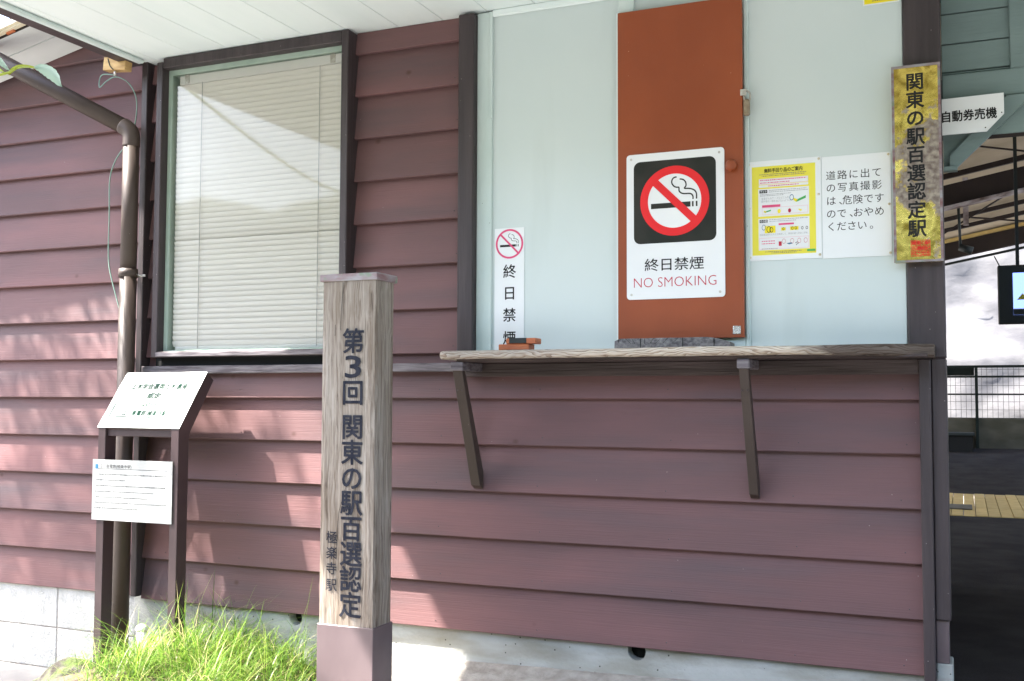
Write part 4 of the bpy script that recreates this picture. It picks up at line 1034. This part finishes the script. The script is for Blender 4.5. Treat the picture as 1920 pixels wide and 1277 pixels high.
# centres measured down the face
zc = [1.112, 1.020, 0.926, None, 0.805, 0.703, 0.600, 0.505, 0.403, 0.315, 0.215, 0.125]
zc = [1.100, 1.010, 0.918, None, 0.798, 0.709, 0.620, 0.533, 0.444, 0.356, 0.269, 0.180]
for ch, z in zip(main, zc):
    if z is None: continue
    if ch == '3':
        vs_, fs_ = glyph_mesh('3', 0.0); xa = min(v[0] for v in vs_); xb = max(v[0] for v in vs_); ya = min(v[1] for v in vs_); yb = max(v[1] for v in vs_)
        p.stacked([(-1.977+((x-xa)/(xb-xa)-0.5)*0.064, z+((y-ya)/(yb-ya)-0.5)*0.076) for x, y in vs_], fs_, 0.018, 0.0925, 0.0925)
    else: p.glyph(ch, -1.977, z, 0.0925, 0.018)
p.make('character', M['navy_paint'], st, split=True)
p = Print(onwall(-0.5532))
for ch, z in zip('極楽寺駅', (0.410, 0.356, 0.302, 0.245)): p.glyph(ch, -2.0555, z, 0.046, 0.008)
p.make('character', M['navy_paint'], st, split=True)
# drying cracks
bm = bmesh.new()
for pts in ([(-2.022, 1.31), (-2.024, 1.26), (-2.028, 1.21), (-2.030, 1.14)], [(-1.99, 0.62), (-2.01, 0.56), (-2.028, 0.50), (-2.034, 0.43), (-2.036, 0.34)], [(-2.052, 1.16), (-2.053, 1.12)]):
    for (a0, b0), (a1, b1) in zip(pts, pts[1:]):
        w = 0.0009; v = [bm.verts.new(q) for q in ((a0-w, -0.5528, b0), (a0+w, -0.5528, b0), (a1+w, -0.5528, b1), (a1-w, -0.5528, b1))]; bm.faces.new(v)
bm_obj('crack', bm, M['dark'], st)['kind'] = 'stuff'

# ================================================================== INFORMATION STAND
ins = thing('information_stand', (-3.19, -0.25, -0.15), 'dark brown steel stand with a tilted engraved plate and a white text panel', 'information stand')
YF = -0.28
def stand_leg(x0, x1):
    bm = bmesh.new(); th = 0.060
    # side profile in (y, z): upright, then leaning back to carry the plate
    q = [(YF, -0.30), (YF, 0.770), (YF+0.170, 1.007), (YF+0.215, 0.975), (YF+th, 0.745), (YF+th, -0.30)]
    A = [bm.verts.new((x0, y, z)) for y, z in q]; B = [bm.verts.new((x1, y, z)) for y, z in q]
    bm.faces.new(A); bm.faces.new(B[::-1])
    for j in range(6): bm.faces.new((A[j], A[(j+1) % 6], B[(j+1) % 6], B[j]))
    bmesh.ops.bevel(bm, geom=list(bm.edges), offset=0.0015, segments=1, affect='EDGES')
    return bm_obj('leg', bm, M['bronze'], ins)
stand_leg(-3.408, -3.368); stand_leg(-3.016, -2.976)
tl = Vector((0, 0.170, 0.237)); L_ = tl.length; dv = tl.normalized(); nv = Vector((0, -dv.z, dv.y))
def onhead(off):
    return lambda u, v: tuple(Vector((-3.412+0.440*u, YF, 0.770))+dv*(L_*v)+nv*off)
def headbox(name, u0, u1, v0, v1, o0, o1, mat):
    P = [onhead(o)(u, v) for o in (o0, o1) for (u, v) in ((u0, v0), (u1, v0), (u1, v1), (u0, v1))]
    return pd_obj(name, P, [(0, 3, 2, 1), (4, 5, 6, 7), (0, 1, 5, 4), (1, 2, 6, 5), (2, 3, 7, 6), (3, 0, 4, 7)], mat, ins)
headbox('plate_backing', 0.103, 0.897, 0.0, 1.0, -0.045, 0.0005, M['bronze'])
headbox('engraved_plate', 0, 1, 0, 1, 0.0012, 0.0045, M['plate'])
p = Print(onhead(0.0050))
for r_ in ((0.07, 0.885, 0.90, 0.902), (0.07, 0.10, 0.080, 0.885), (0.16, 0.178, 0.84, 0.193), (0.830, 0.193, 0.841, 0.30)): p.rect(*r_)
p.make('border_line', M['platetext'], ins, stuff=True)
def htext(text, u0, u1, vc, h, bold=0.0, z=0.0052):
    q = Print(onhead(z)); vs_, fs_ = glyph_mesh(text, bold); xa = min(v[0] for v in vs_); xb = max(v[0] for v in vs_)
    q.stacked([(u0+(x-xa)/(xb-xa)*(u1-u0), vc+(y-0.36)*h) for x, y in vs_], fs_, 0.022, (u1-u0)/(xb-xa), h); q.make('engraved_text', M['platetext'], ins, stuff=True)
htext('土木学会選奨土木遺産', 0.16, 0.85, 0.735, 0.105, 0.0)
htext('認定', 0.42, 0.58, 0.565, 0.11)
htext('2011', 0.41, 0.58, 0.415, 0.10)
htext('江ノ島電鉄(極楽寺駅)', 0.22, 0.78, 0.255, 0.10)
box('cross_bar', -3.368, -3.016, YF+0.012, YF+0.055, 0.735, 0.762, M['bronze'], ins, 0.002)
box('text_panel', -3.428, -3.000, YF-0.0065, YF-0.0025, 0.381, 0.636, M['panel'], ins)
p = Print(onwall(YF-0.0072)); p.rect(-3.413, 0.597, -3.397, 0.616); p.make('blue_square', M['blue_print'], ins)
p = Print(onwall(YF-0.0072)); p.rect(-3.397, 0.5965, -3.025, 0.5980); p.row('江ノ島電鉄(極楽寺駅)', -3.390, -3.215, 0.6085, 0.017); p.make('panel_text', M['black'], ins, stuff=True)
p = Print(onwall(YF-0.0072)); R5 = random.Random(9)
for z, a, b in ((0.574, -3.40, -3.03), (0.550, -3.405, -3.25), (0.526, -3.405, -3.03), (0.502, -3.412, -3.10), (0.478, -3.405, -3.13), (0.455, -3.408, -3.03), (0.432, -3.415, -3.18)):
    x = a
    while x < b:
        w = R5.uniform(0.003, 0.006); p.rect(x, z-0.0028*R5.uniform(0.5, 1), x+w, z+0.003*R5.uniform(0.5, 1)); x += w+R5.uniform(0.002, 0.007)
p.make('small_print', M['rubber'], ins, stuff=True)

# ================================================================== DOWNSPOUT, CABLE, BOX
ds = thing('downspout', (-3.44, -0.09, -0.15), 'brown drainpipe bending down the corner beside the window', 'drainpipe')
tube('pipe', [(-3.441, -0.092, 1.46), (-3.441, -0.092, -0.35)], 0.0375, M['downspout'], ds, 20)
tube('pipe', [(-3.441, -0.092, 2.055), (-3.441, -0.092, 1.462)], 0.0360, M['downspout'], ds, 20)
tube('elbow', smooth_path([(-3.441, -0.092, 2.03), (-3.441, -0.092, 2.075), (-3.452, -0.095, 2.105), (-3.482, -0.102, 2.128)], 5), 0.0385, M['downspout'], ds, 20)
tube('sloping_pipe', [(-3.470, -0.100, 2.120), (-4.62, -0.36, 2.745)], 0.0360, M['downspout'], ds, 20)
bm = bmesh.new(); tube_mesh(bm, [(-3.441, -0.092, 1.438), (-3.441, -0.092, 1.475)], 0.0425, 20); bm_obj('pipe_collar', bm, M['downspout'], ds, True)
box('pipe_strap', -3.405, -3.36, -0.075, -0.070, 1.440, 1.450, M['steel'], ds)
tube('screw', [(-3.405, -0.085, 1.452), (-3.372, -0.075, 1.440)], 0.003, M['steel'], ds, 6)

jb = thing('junction_block', (-3.52, -0.10, 2.36), 'pale wooden mounting block with wire under the porch edge board', 'wooden block')
bm = bmesh.new(); add_box(bm, -0.066, 0.066, -0.022, 0.022, -0.030, 0.030, 0.002, Matrix.Translation((-3.524, -0.100, 2.415)) @ Matrix.Rotation(0.10, 4, 'Y'))
bm_obj('block', bm, M['plank'], jb)
tube('insulator', [(-3.515, -0.126, 2.375), (-3.512, -0.126, 2.355)], 0.006, M['steel'], jb, 10)
tube('lead_wire', smooth_path([(-3.560, -0.124, 2.44), (-3.545, -0.126, 2.405), (-3.525, -0.126, 2.385)]), 0.0022, M['rubber'], jb, 6)
cable = bpy.data.objects.new
pts = [(-3.512, -0.125, 2.356), (-3.60, -0.06, 2.39), (-3.690, -0.03, 2.405), (-3.700, -0.03, 2.350), (-3.655, -0.03, 2.375), (-3.60, -0.03, 2.388), (-3.535, -0.02, 2.355), (-3.498, -0.01, 2.290), (-3.500, 0.0, 2.220), (-3.525, 0.01, 2.135),
       (-3.565, 0.02, 2.085), (-3.610, 0.02, 2.045), (-3.644, 0.02, 2.0), (-3.671, 0.02, 1.92), (-3.669, 0.02, 1.761), (-3.668, 0.02, 1.56), (-3.648, 0.02, 1.459), (-3.586, 0.02, 1.282), (-3.56, 0.02, 1.15), (-3.570, 0.02, 1.02), (-3.606, 0.02, 0.9), (-3.670, 0.02, 0.72), (-3.690, 0.02, 0.593), (-3.66, 0.02, 0.4), (-3.60, 0.02, 0.2), (-3.52, 0.02, -0.1)]
c = tube('cable', smooth_path(pts, 5), 0.0028, M['wire'], None, 6, origin=pts[0]); tag(c, 'thin green wire looping down the left wing wall behind the drainpipe', 'cable')

# ================================================================== PASSAGE
tw = thing('transom_wall', (0.9, 0.14, 1.8), 'blue green boarded panel hanging over the passage entrance', 'wall')
for za, zb in ((1.797, 1.918), (2.018, 2.024), (2.028, 2.122), (2.126, 2.228), (2.232, 2.434)):
    box('board', -0.052, 1.9, 0.132, 0.150, za, zb, M['transom'], tw, 0.0015)
box('rail', -0.052, 1.9, 0.112, 0.131, 1.922, 2.012, M['transom'], tw, 0.003)
box('upright', 0.160, 0.225, 0.112, 0.131, 2.0125, 2.434, M['transom'], tw, 0.003)
box('bottom_edge', 0.08, 1.9, 0.134, 0.148, 1.786, 1.7965, M['roofbrown'], tw)
box('backing', -0.052, 1.9, 0.151, 0.17, 1.80, 2.434, M['transom'], tw)
# corner brace: gusset with a sloping plank
P = [(-0.052, 1.9185), (0.215, 1.9185), (-0.010, 1.690), (-0.052, 1.690)]
pd_obj('gusset', [(x, 0.122, z) for x, z in P]+[(x, 0.131, z) for x, z in P], [(0, 1, 2, 3), (7, 6, 5, 4), (0, 4, 5, 1), (1, 5, 6, 2), (2, 6, 7, 3), (3, 7, 4, 0)], M['transom'], tw)
P = [(0.150, 1.9185), (0.232, 1.9185), (-0.008, 1.690), (-0.032, 1.690), (-0.032, 1.728)]
pd_obj('brace', [(x, 0.100, z) for x, z in P]+[(x, 0.121, z) for x, z in P], [(0, 1, 2, 3, 4), (9, 8, 7, 6, 5), (0, 5, 6, 1), (1, 6, 7, 2), (2, 7, 8, 3), (3, 8, 9, 4), (4, 9, 5, 0)], M['transom'], tw)
box('shelf_edge', -0.052, -0.008, 0.085, 0.121, 1.676, 1.6895, M['transom'], tw)
s7 = thing('ticket_machine_sign', (0.04, 0.09, 1.79), 'white ticket machine sign with cut corner under the blue green rail', 'sign')
P = [(-0.075, 1.915), (0.1375, 1.918), (0.1375, 1.848), (0.084, 1.793), (-0.075, 1.793)]
pd_obj('plate', [(x, 0.060, z) for x, z in P]+[(x, 0.066, z) for x, z in P], [(4, 3, 2, 1, 0), (5, 6, 7, 8, 9), (0, 1, 6, 5), (1, 2, 7, 6), (2, 3, 8, 7), (3, 4, 9, 8), (4, 0, 5, 9)], M['white'], s7)
p = Print(onwall(0.0592)); p.row('自動券売機', -0.052, 0.115, 1.853, 0.0400, 0.024); p.make('lettering', M['black'], s7, stuff=True)
bm = bmesh.new()
for x, z in ((0.130, 1.852), (0.080, 1.806)): bmesh.ops.create_uvsphere(bm, u_segments=8, v_segments=6, radius=0.0022, matrix=Matrix.Translation((x, 0.0595, z)))
bm_obj('screw', bm, M['trim'], s7, True)['kind'] = 'stuff'
# far side of the passage (out of frame to the right) closes the building
fw_ = thing('passage_wall', (2.1, 1.0, 0), 'pale blue wall closing the right side of the passage', 'wall')
box('wall_panel', 1.9, 3.3, 0.0, 0.15, -0.2, 2.434, M['blue'], fw_)
box('wall_panel', 1.95, 2.1, 0.151, 4.0, -0.2, 3.0, M['blue'], fw_)

# platform roof with steelwork
pr_ = thing('platform_roof', (0, 6, 2.7), 'tan corrugated platform roof on dark brown steelwork beyond the passage', 'roof')
def zr(x, y): return 3.04+0.20*x+0.012*(y-4)
vs = []; fs = []; ny = 260
for j in range(ny+1):
    y = 2.2+(11.9-2.2)*j/ny
    for x in (-5, 5): vs.append((x, y, zr(x, y)+0.016*math.sin(j*math.pi/2.0)+0.0))
for j in range(ny): fs.append((2*j, 2*j+1, 2*j+3, 2*j+2))
pd_obj('roof_sheet', vs, fs, M['rooftan'], pr_)
def incl(name, y0, y1, zl, h, mat, xa=-5, xb=5, sl=0.19):
    P = []
    for x in (xa, xb):
        for y in (y0, y1):
            for dz in (0, h): P.append((x, y, zl+sl*x+dz))
    return pd_obj(name, P, [(0, 1, 3, 2), (4, 6, 7, 5), (0, 4, 5, 1), (2, 3, 7, 6), (0, 2, 6, 4), (1, 5, 7, 3)], mat, pr_)
incl('beam', 5.94, 6.0, 2.575, 0.185, M['roofbrown'])
incl('beam_flange', 5.90, 6.05, 2.555, 0.018, M['postwhite'])
incl('beam', 11.66, 11.74, 2.84, 0.25, M['roofbrown'])
incl('edge_strip', 11.58, 11.655, 3.06, 0.045, M['tile'])
incl('gutter', 11.78, 11.84, 2.78, 0.03, M['greenfence'])
incl('beam', 3.3, 3.36, 2.80, 0.12, M['roofbrown'], sl=0.19)
for j, y in enumerate((4.3, 5.1, 6.8, 7.7, 8.6, 9.5, 10.4)):
    incl('purlin', y, y+0.04, 2.95+0.012*(y-4), 0.05, M['roofbrown'])
box('strut', 0.018, 0.066, 7.0, 7.05, 2.55, 3.00, M['postwhite'], pr_)
tube('tie_rod', [(-0.25, 7.2, 2.45), (0.42, 7.2, 2.86)], 0.009, M['roofbrown'], pr_, 6)
tube('tie_rod', [(-0.05, 7.4, 2.70), (0.80, 7.4, 2.58)], 0.009, M['roofbrown'], pr_, 6)
tube('tie_rod', [(0.12, 4.8, 2.80), (0.60, 4.8, 2.70)], 0.008, M['roofbrown'], pr_, 6)
for x in (-2.5, 3.2): box('column', x-0.07, x+0.07, 5.90, 6.04, -0.12, 2.57+0.19*x, M['roofbrown'], pr_)

mo = thing('monitor', (0.5, 4.0, 1.41), 'black framed information screen hanging under the platform roof', 'monitor')
box('case', 0.218, 0.90, 4.0, 4.09, 1.410, 1.802, M['rubber'], mo, 0.006)
box('screen', 0.309, 0.84, 3.9955, 3.9995, 1.468, 1.748, M['screenblue'], mo)
box('screen_bar', 0.309, 0.84, 3.992, 3.9951, 1.468, 1.505, M['rubber'], mo)
box('screen_bar', 0.309, 0.84, 3.992, 3.9951, 1.5055, 1.509, M['tile'], mo)
pd_obj('screen_bar', [(0.330, 3.991, 1.567), (0.40, 3.991, 1.567), (0.365, 3.991, 1.61)], [(0, 1, 2)], M['yellow'], mo)
box('hanger', 0.330, 0.352, 4.03, 4.05, 1.80, 3.0, M['rubber'], mo)
tube('hanger_cable', [(0.232, 4.03, 1.80), (0.20, 4.03, 1.87)], 0.004, M['rubber'], mo, 6)
cc_ = thing('security_camera', (0.0, 6.2, 2.2), 'small dark security camera under the platform roof edge', 'camera')
tube('housing', [(-0.02, 6.2, 2.235), (0.085, 6.2, 2.195)], [0.030, 0.036], M['rubber'], cc_, 12)
tube('arm', [(-0.01, 6.2, 2.24), (-0.02, 6.15, 2.57)], 0.012, M['rubber'], cc_, 8)

lw = tag(box('low_wall', -5, 9, 12.0, 12.15, -0.1, 0.66, M['lowwall'], None, 0.008), 'low dirty concrete wall along the far side of the platform', 'wall')
fe = thing('mesh_fence', (0.15, 12.05, 0.66), 'dark green wire mesh fence on the low platform wall', 'fence')
for zf, hh in ((1.345, 0.035), (1.215, 0.022), (0.972, 0.022)): box('rail', -5, 9, 12.03, 12.06, zf, zf+hh, M['greenfence'], fe)
for x in (-3.85, -1.85, 0.13, 2.13, 4.13, 6.13, 8.13): box('post', x, x+0.038, 11.95, 12.0, 0.24, 1.36, M['greenfence'], fe)
box('post', -0.262, -0.235, 11.96, 12.0, 0.66, 1.345, M['lowwall'], fe)
box('infill_panel', -1.8, 0.125, 12.064, 12.075, 1.24, 1.345, M['greenfence'], fe)
bm = bmesh.new()
x = -5.0
while x < 9: add_box(bm, x, x+0.0045, 12.04, 12.0445, 0.66, 1.345); x += 0.066
z = 0.66
while z < 1.34: add_box(bm, -5, 9, 12.046, 12.0505, z, z+0.0045); z += 0.11
bm_obj('mesh_wire', bm, M['greenfence'], fe)['kind'] = 'stuff'
be = thing('bench', (-0.1, 11.7, 0.2), 'low dark bench in front of the platform wall', 'bench')
box('seat', -1.2, 0.11, 11.55, 11.85, 0.43, 0.47, M['rubber'], be, 0.005)
box('front_panel', -1.18, 0.09, 11.60, 11.83, 0.19, 0.4295, M['dark'], be)

# bright sprayed concrete slope beyond the track
vs = []; fs = []; nx_, nz_ = 110, 60
for j in range(nz_+1):
    for i in range(nx_+1):
        x = -9+22*i/nx_; z = -1.2+9*j/nz_
        y = 14.6+0.22*z+0.30*noise.noise(Vector((x*.5, z*.6, 0)))+0.12*noise.noise(Vector((x*1.6, z*2.2, 3)))+0.05*noise.noise(Vector((x*5, z*6, 3)))
        vs.append((x, y, z))
for j in range(nz_):
    for i in range(nx_): a = j*(nx_+1)+i; fs.append((a, a+1, a+nx_+2, a+nx_+1))
rk = pd_obj('slope', vs, fs, M['rock'], None, True); rk['kind'] = 'structure'
terrain('track_bed', -9, 13, 12.2, 14.8, 6, 3, lambda x, y: -0.6, M['mortar'])

# ================================================================== TREE at the left, out of frame but for one twig
tree = thing('tree', (-7.3, -1.7, -0.4), 'leafy tree left of the station whose twig hangs into the top left corner', 'tree')
bm = bmesh.new(); R6 = random.Random(4)
tube_mesh(bm, smooth_path([(-7.3, -1.7, -0.45), (-7.25, -1.65, 0.8), (-7.3, -1.6, 1.9), (-7.0, -1.5, 2.9), (-6.7, -1.4, 3.6)], 4), [0.13-0.09*i/16 for i in range(17)], 12)
bm_obj('trunk', bm, M['bark'], tree, True)
def crown_branch(a, b, r0, r1, bend=0.15):
    a = Vector(a); b = Vector(b); mid = a.lerp(b, 0.5)+Vector((0, 0, bend))
    pts = smooth_path([a, mid, b], 6); n = len(pts)
    bm = bmesh.new(); tube_mesh(bm, pts, [r0+(r1-r0)*i/(n-1) for i in range(n)], 7)
    bm_obj('limb', bm, M['bark'], tree, True)
    return pts
def off_frame(p, m=0.12):   # the twigs of this tree end short of the view
    return p.x < -1.154*(p.y+3.748)-m
leafv = []; leaff = []
def leaf_at(p, s, R_, V=None, F=None, dirv=None):
    V = leafv if V is None else V; F = leaff if F is None else F
    d = dirv or Vector((R_.gauss(0, 1), R_.gauss(0, 1), R_.gauss(-0.3, 0.6))).normalized()
    a = Vector((0, 0, 1)) if abs(d.z) < 0.8 else Vector((1, 0, 0)); sd = d.cross(a).normalized(); nn_ = sd.cross(d)
    b = len(V)
    for t, w in ((0, 0), (0.3, 0.42), (0.65, 0.36), (1, 0)):
        c_ = p+d*(s*t)-nn_*(s*0.15*t*t)
        if w == 0: V.append(tuple(c_))
        else: V.append(tuple(c_+sd*s*w*0.5)); V.append(tuple(c_-sd*s*w*0.5))
    F.append((b, b+1, b+2)); F.append((b+1, b+3, b+4, b+2)); F.append((b+3, b+5, b+4))
limbs = []
for (b, r) in (((-4.9, -0.70, 3.25), .028), ((-5.2, -1.00, 3.5), .03), ((-5.6, -0.55, 3.4), .03), ((-5.9, -0.9, 3.9), .03), ((-5.0, -1.15, 3.9), .026), ((-6.3, -2.2, 3.8), .03)):
    limbs.append(crown_branch((-6.9, -1.45, 3.1), b, r, 0.008))
for pts in limbs:
    for p_ in pts[3:]:
        for q in range(4):
            c_ = p_+Vector((R6.gauss(0, 0.19), R6.gauss(0, 0.12), R6.gauss(0.04, 0.11)))
            for s in range(9):
                l_ = c_+Vector((R6.gauss(0, 0.07), R6.gauss(0, 0.07), R6.gauss(0, 0.06)))
                if off_frame(l_) and l_.z > 2.72 and l_.y > -1.62: leaf_at(l_, R6.uniform(0.05, 0.085), R6)
# thin bare twigs hanging lower: they streak the wall with soft shadows
for i in range(15):
    x = -4.75+0.15*i+R6.uniform(-.05, .05); H = R6.uniform(3.0, 3.7); za = R6.uniform(0.9, 1.5); zb_ = R6.uniform(-0.1, 0.5); dx = (za-zb_)*R6.uniform(0.38, 0.52)
    t0 = (H-za)/3; t1 = (H-zb_)/3
    a = Vector((x-2*t0, -t0, H)); b = Vector((x+dx-2*t1, -t1, H))
    if not off_frame(b) or not off_frame(a): continue
    bm = bmesh.new(); w_ = R6.uniform(0.005, 0.012); tube_mesh(bm, smooth_path([a+(a-b)*0.5, a, a.lerp(b, .5)+Vector((R6.uniform(-.02, .02), 0, 0.02)), b], 4), [w_*(1-0.05*k) for k in range(13)], 5); bm_obj('twig', bm, M['bark'], tree, True)
    for q in range(5):
        leaf_at(a.lerp(b, R6.random())+Vector((R6.gauss(0, .02), R6.gauss(0, .02), -0.01)), R6.uniform(0.03, 0.055), R6)
pd_obj('crown', leafv, leaff, M['leaf'], tree)
# the visible twig
tw_ = smooth_path([(-4.6, -1.45, 2.95), (-3.6, -1.35, 2.25), (-3.05, -1.3, 1.99), (-2.93, -1.3, 1.950), (-2.84, -1.3, 1.946), (-2.79, -1.3, 1.955)], 6)
bm = bmesh.new(); tube_mesh(bm, tw_, [0.012-0.0095*i/(len(tw_)-1) for i in range(len(tw_))], 6); twig = bm_obj('twig', bm, M['limeleaf'], tree, True)
def big_leaf(base, ctrl, widths, mat, sag=0.01):
    pts = smooth_path([Vector(base)]+[Vector(c_) for c_ in ctrl], 5); n = len(pts); V = []; F = []
    for i, p_ in enumerate(pts):
        t = i/(n-1); k = t*(len(widths)-1); j = min(int(k), len(widths)-2); w = widths[j]+(widths[j+1]-widths[j])*(k-j)
        w *= 1+0.06*math.sin(i*2.1)
        d_ = (pts[min(i+1, n-1)]-pts[max(i-1, 0)]).normalized(); s_ = Vector((-d_.z, 0.35, d_.x)).normalized()
        V += [tuple(p_+s_*w), tuple(p_+Vector((0, sag, -sag*.3))), tuple(p_-s_*w)]
    for i in range(n-1):
        a_ = 3*i; F += [(a_, a_+3, a_+4, a_+1), (a_+1, a_+4, a_+5, a_+2)]
    return pd_obj('leaf', V, F, mat, tree, True)
big_leaf((-2.715, -1.30, 1.952), [(-2.685, -1.30, 1.947), (-2.65, -1.30, 1.930), (-2.622, -1.30, 1.908), (-2.600, -1.30, 1.880)], [0.002, 0.012, 0.0175, 0.019, 0.014, 0.004], M['paleleaf'])
big_leaf((-2.83, -1.30, 1.945), [(-2.80, -1.30, 1.960), (-2.76, -1.30, 1.961), (-2.715, -1.30, 1.953)], [0.001, 0.005, 0.007, 0.005, 0.002], M['limeleaf'])
big_leaf((-2.90, -1.30, 2.015), [(-2.875, -1.30, 2.000), (-2.85, -1.30, 1.978), (-2.822, -1.30, 1.955)], [0.003, 0.008, 0.010, 0.007, 0.001], M['paleleaf'])
big_leaf((-2.92, -1.30, 1.985), [(-2.88, -1.30, 1.968), (-2.85, -1.30, 1.955)], [0.003, 0.006, 0.006, 0.002], M['limeleaf'])
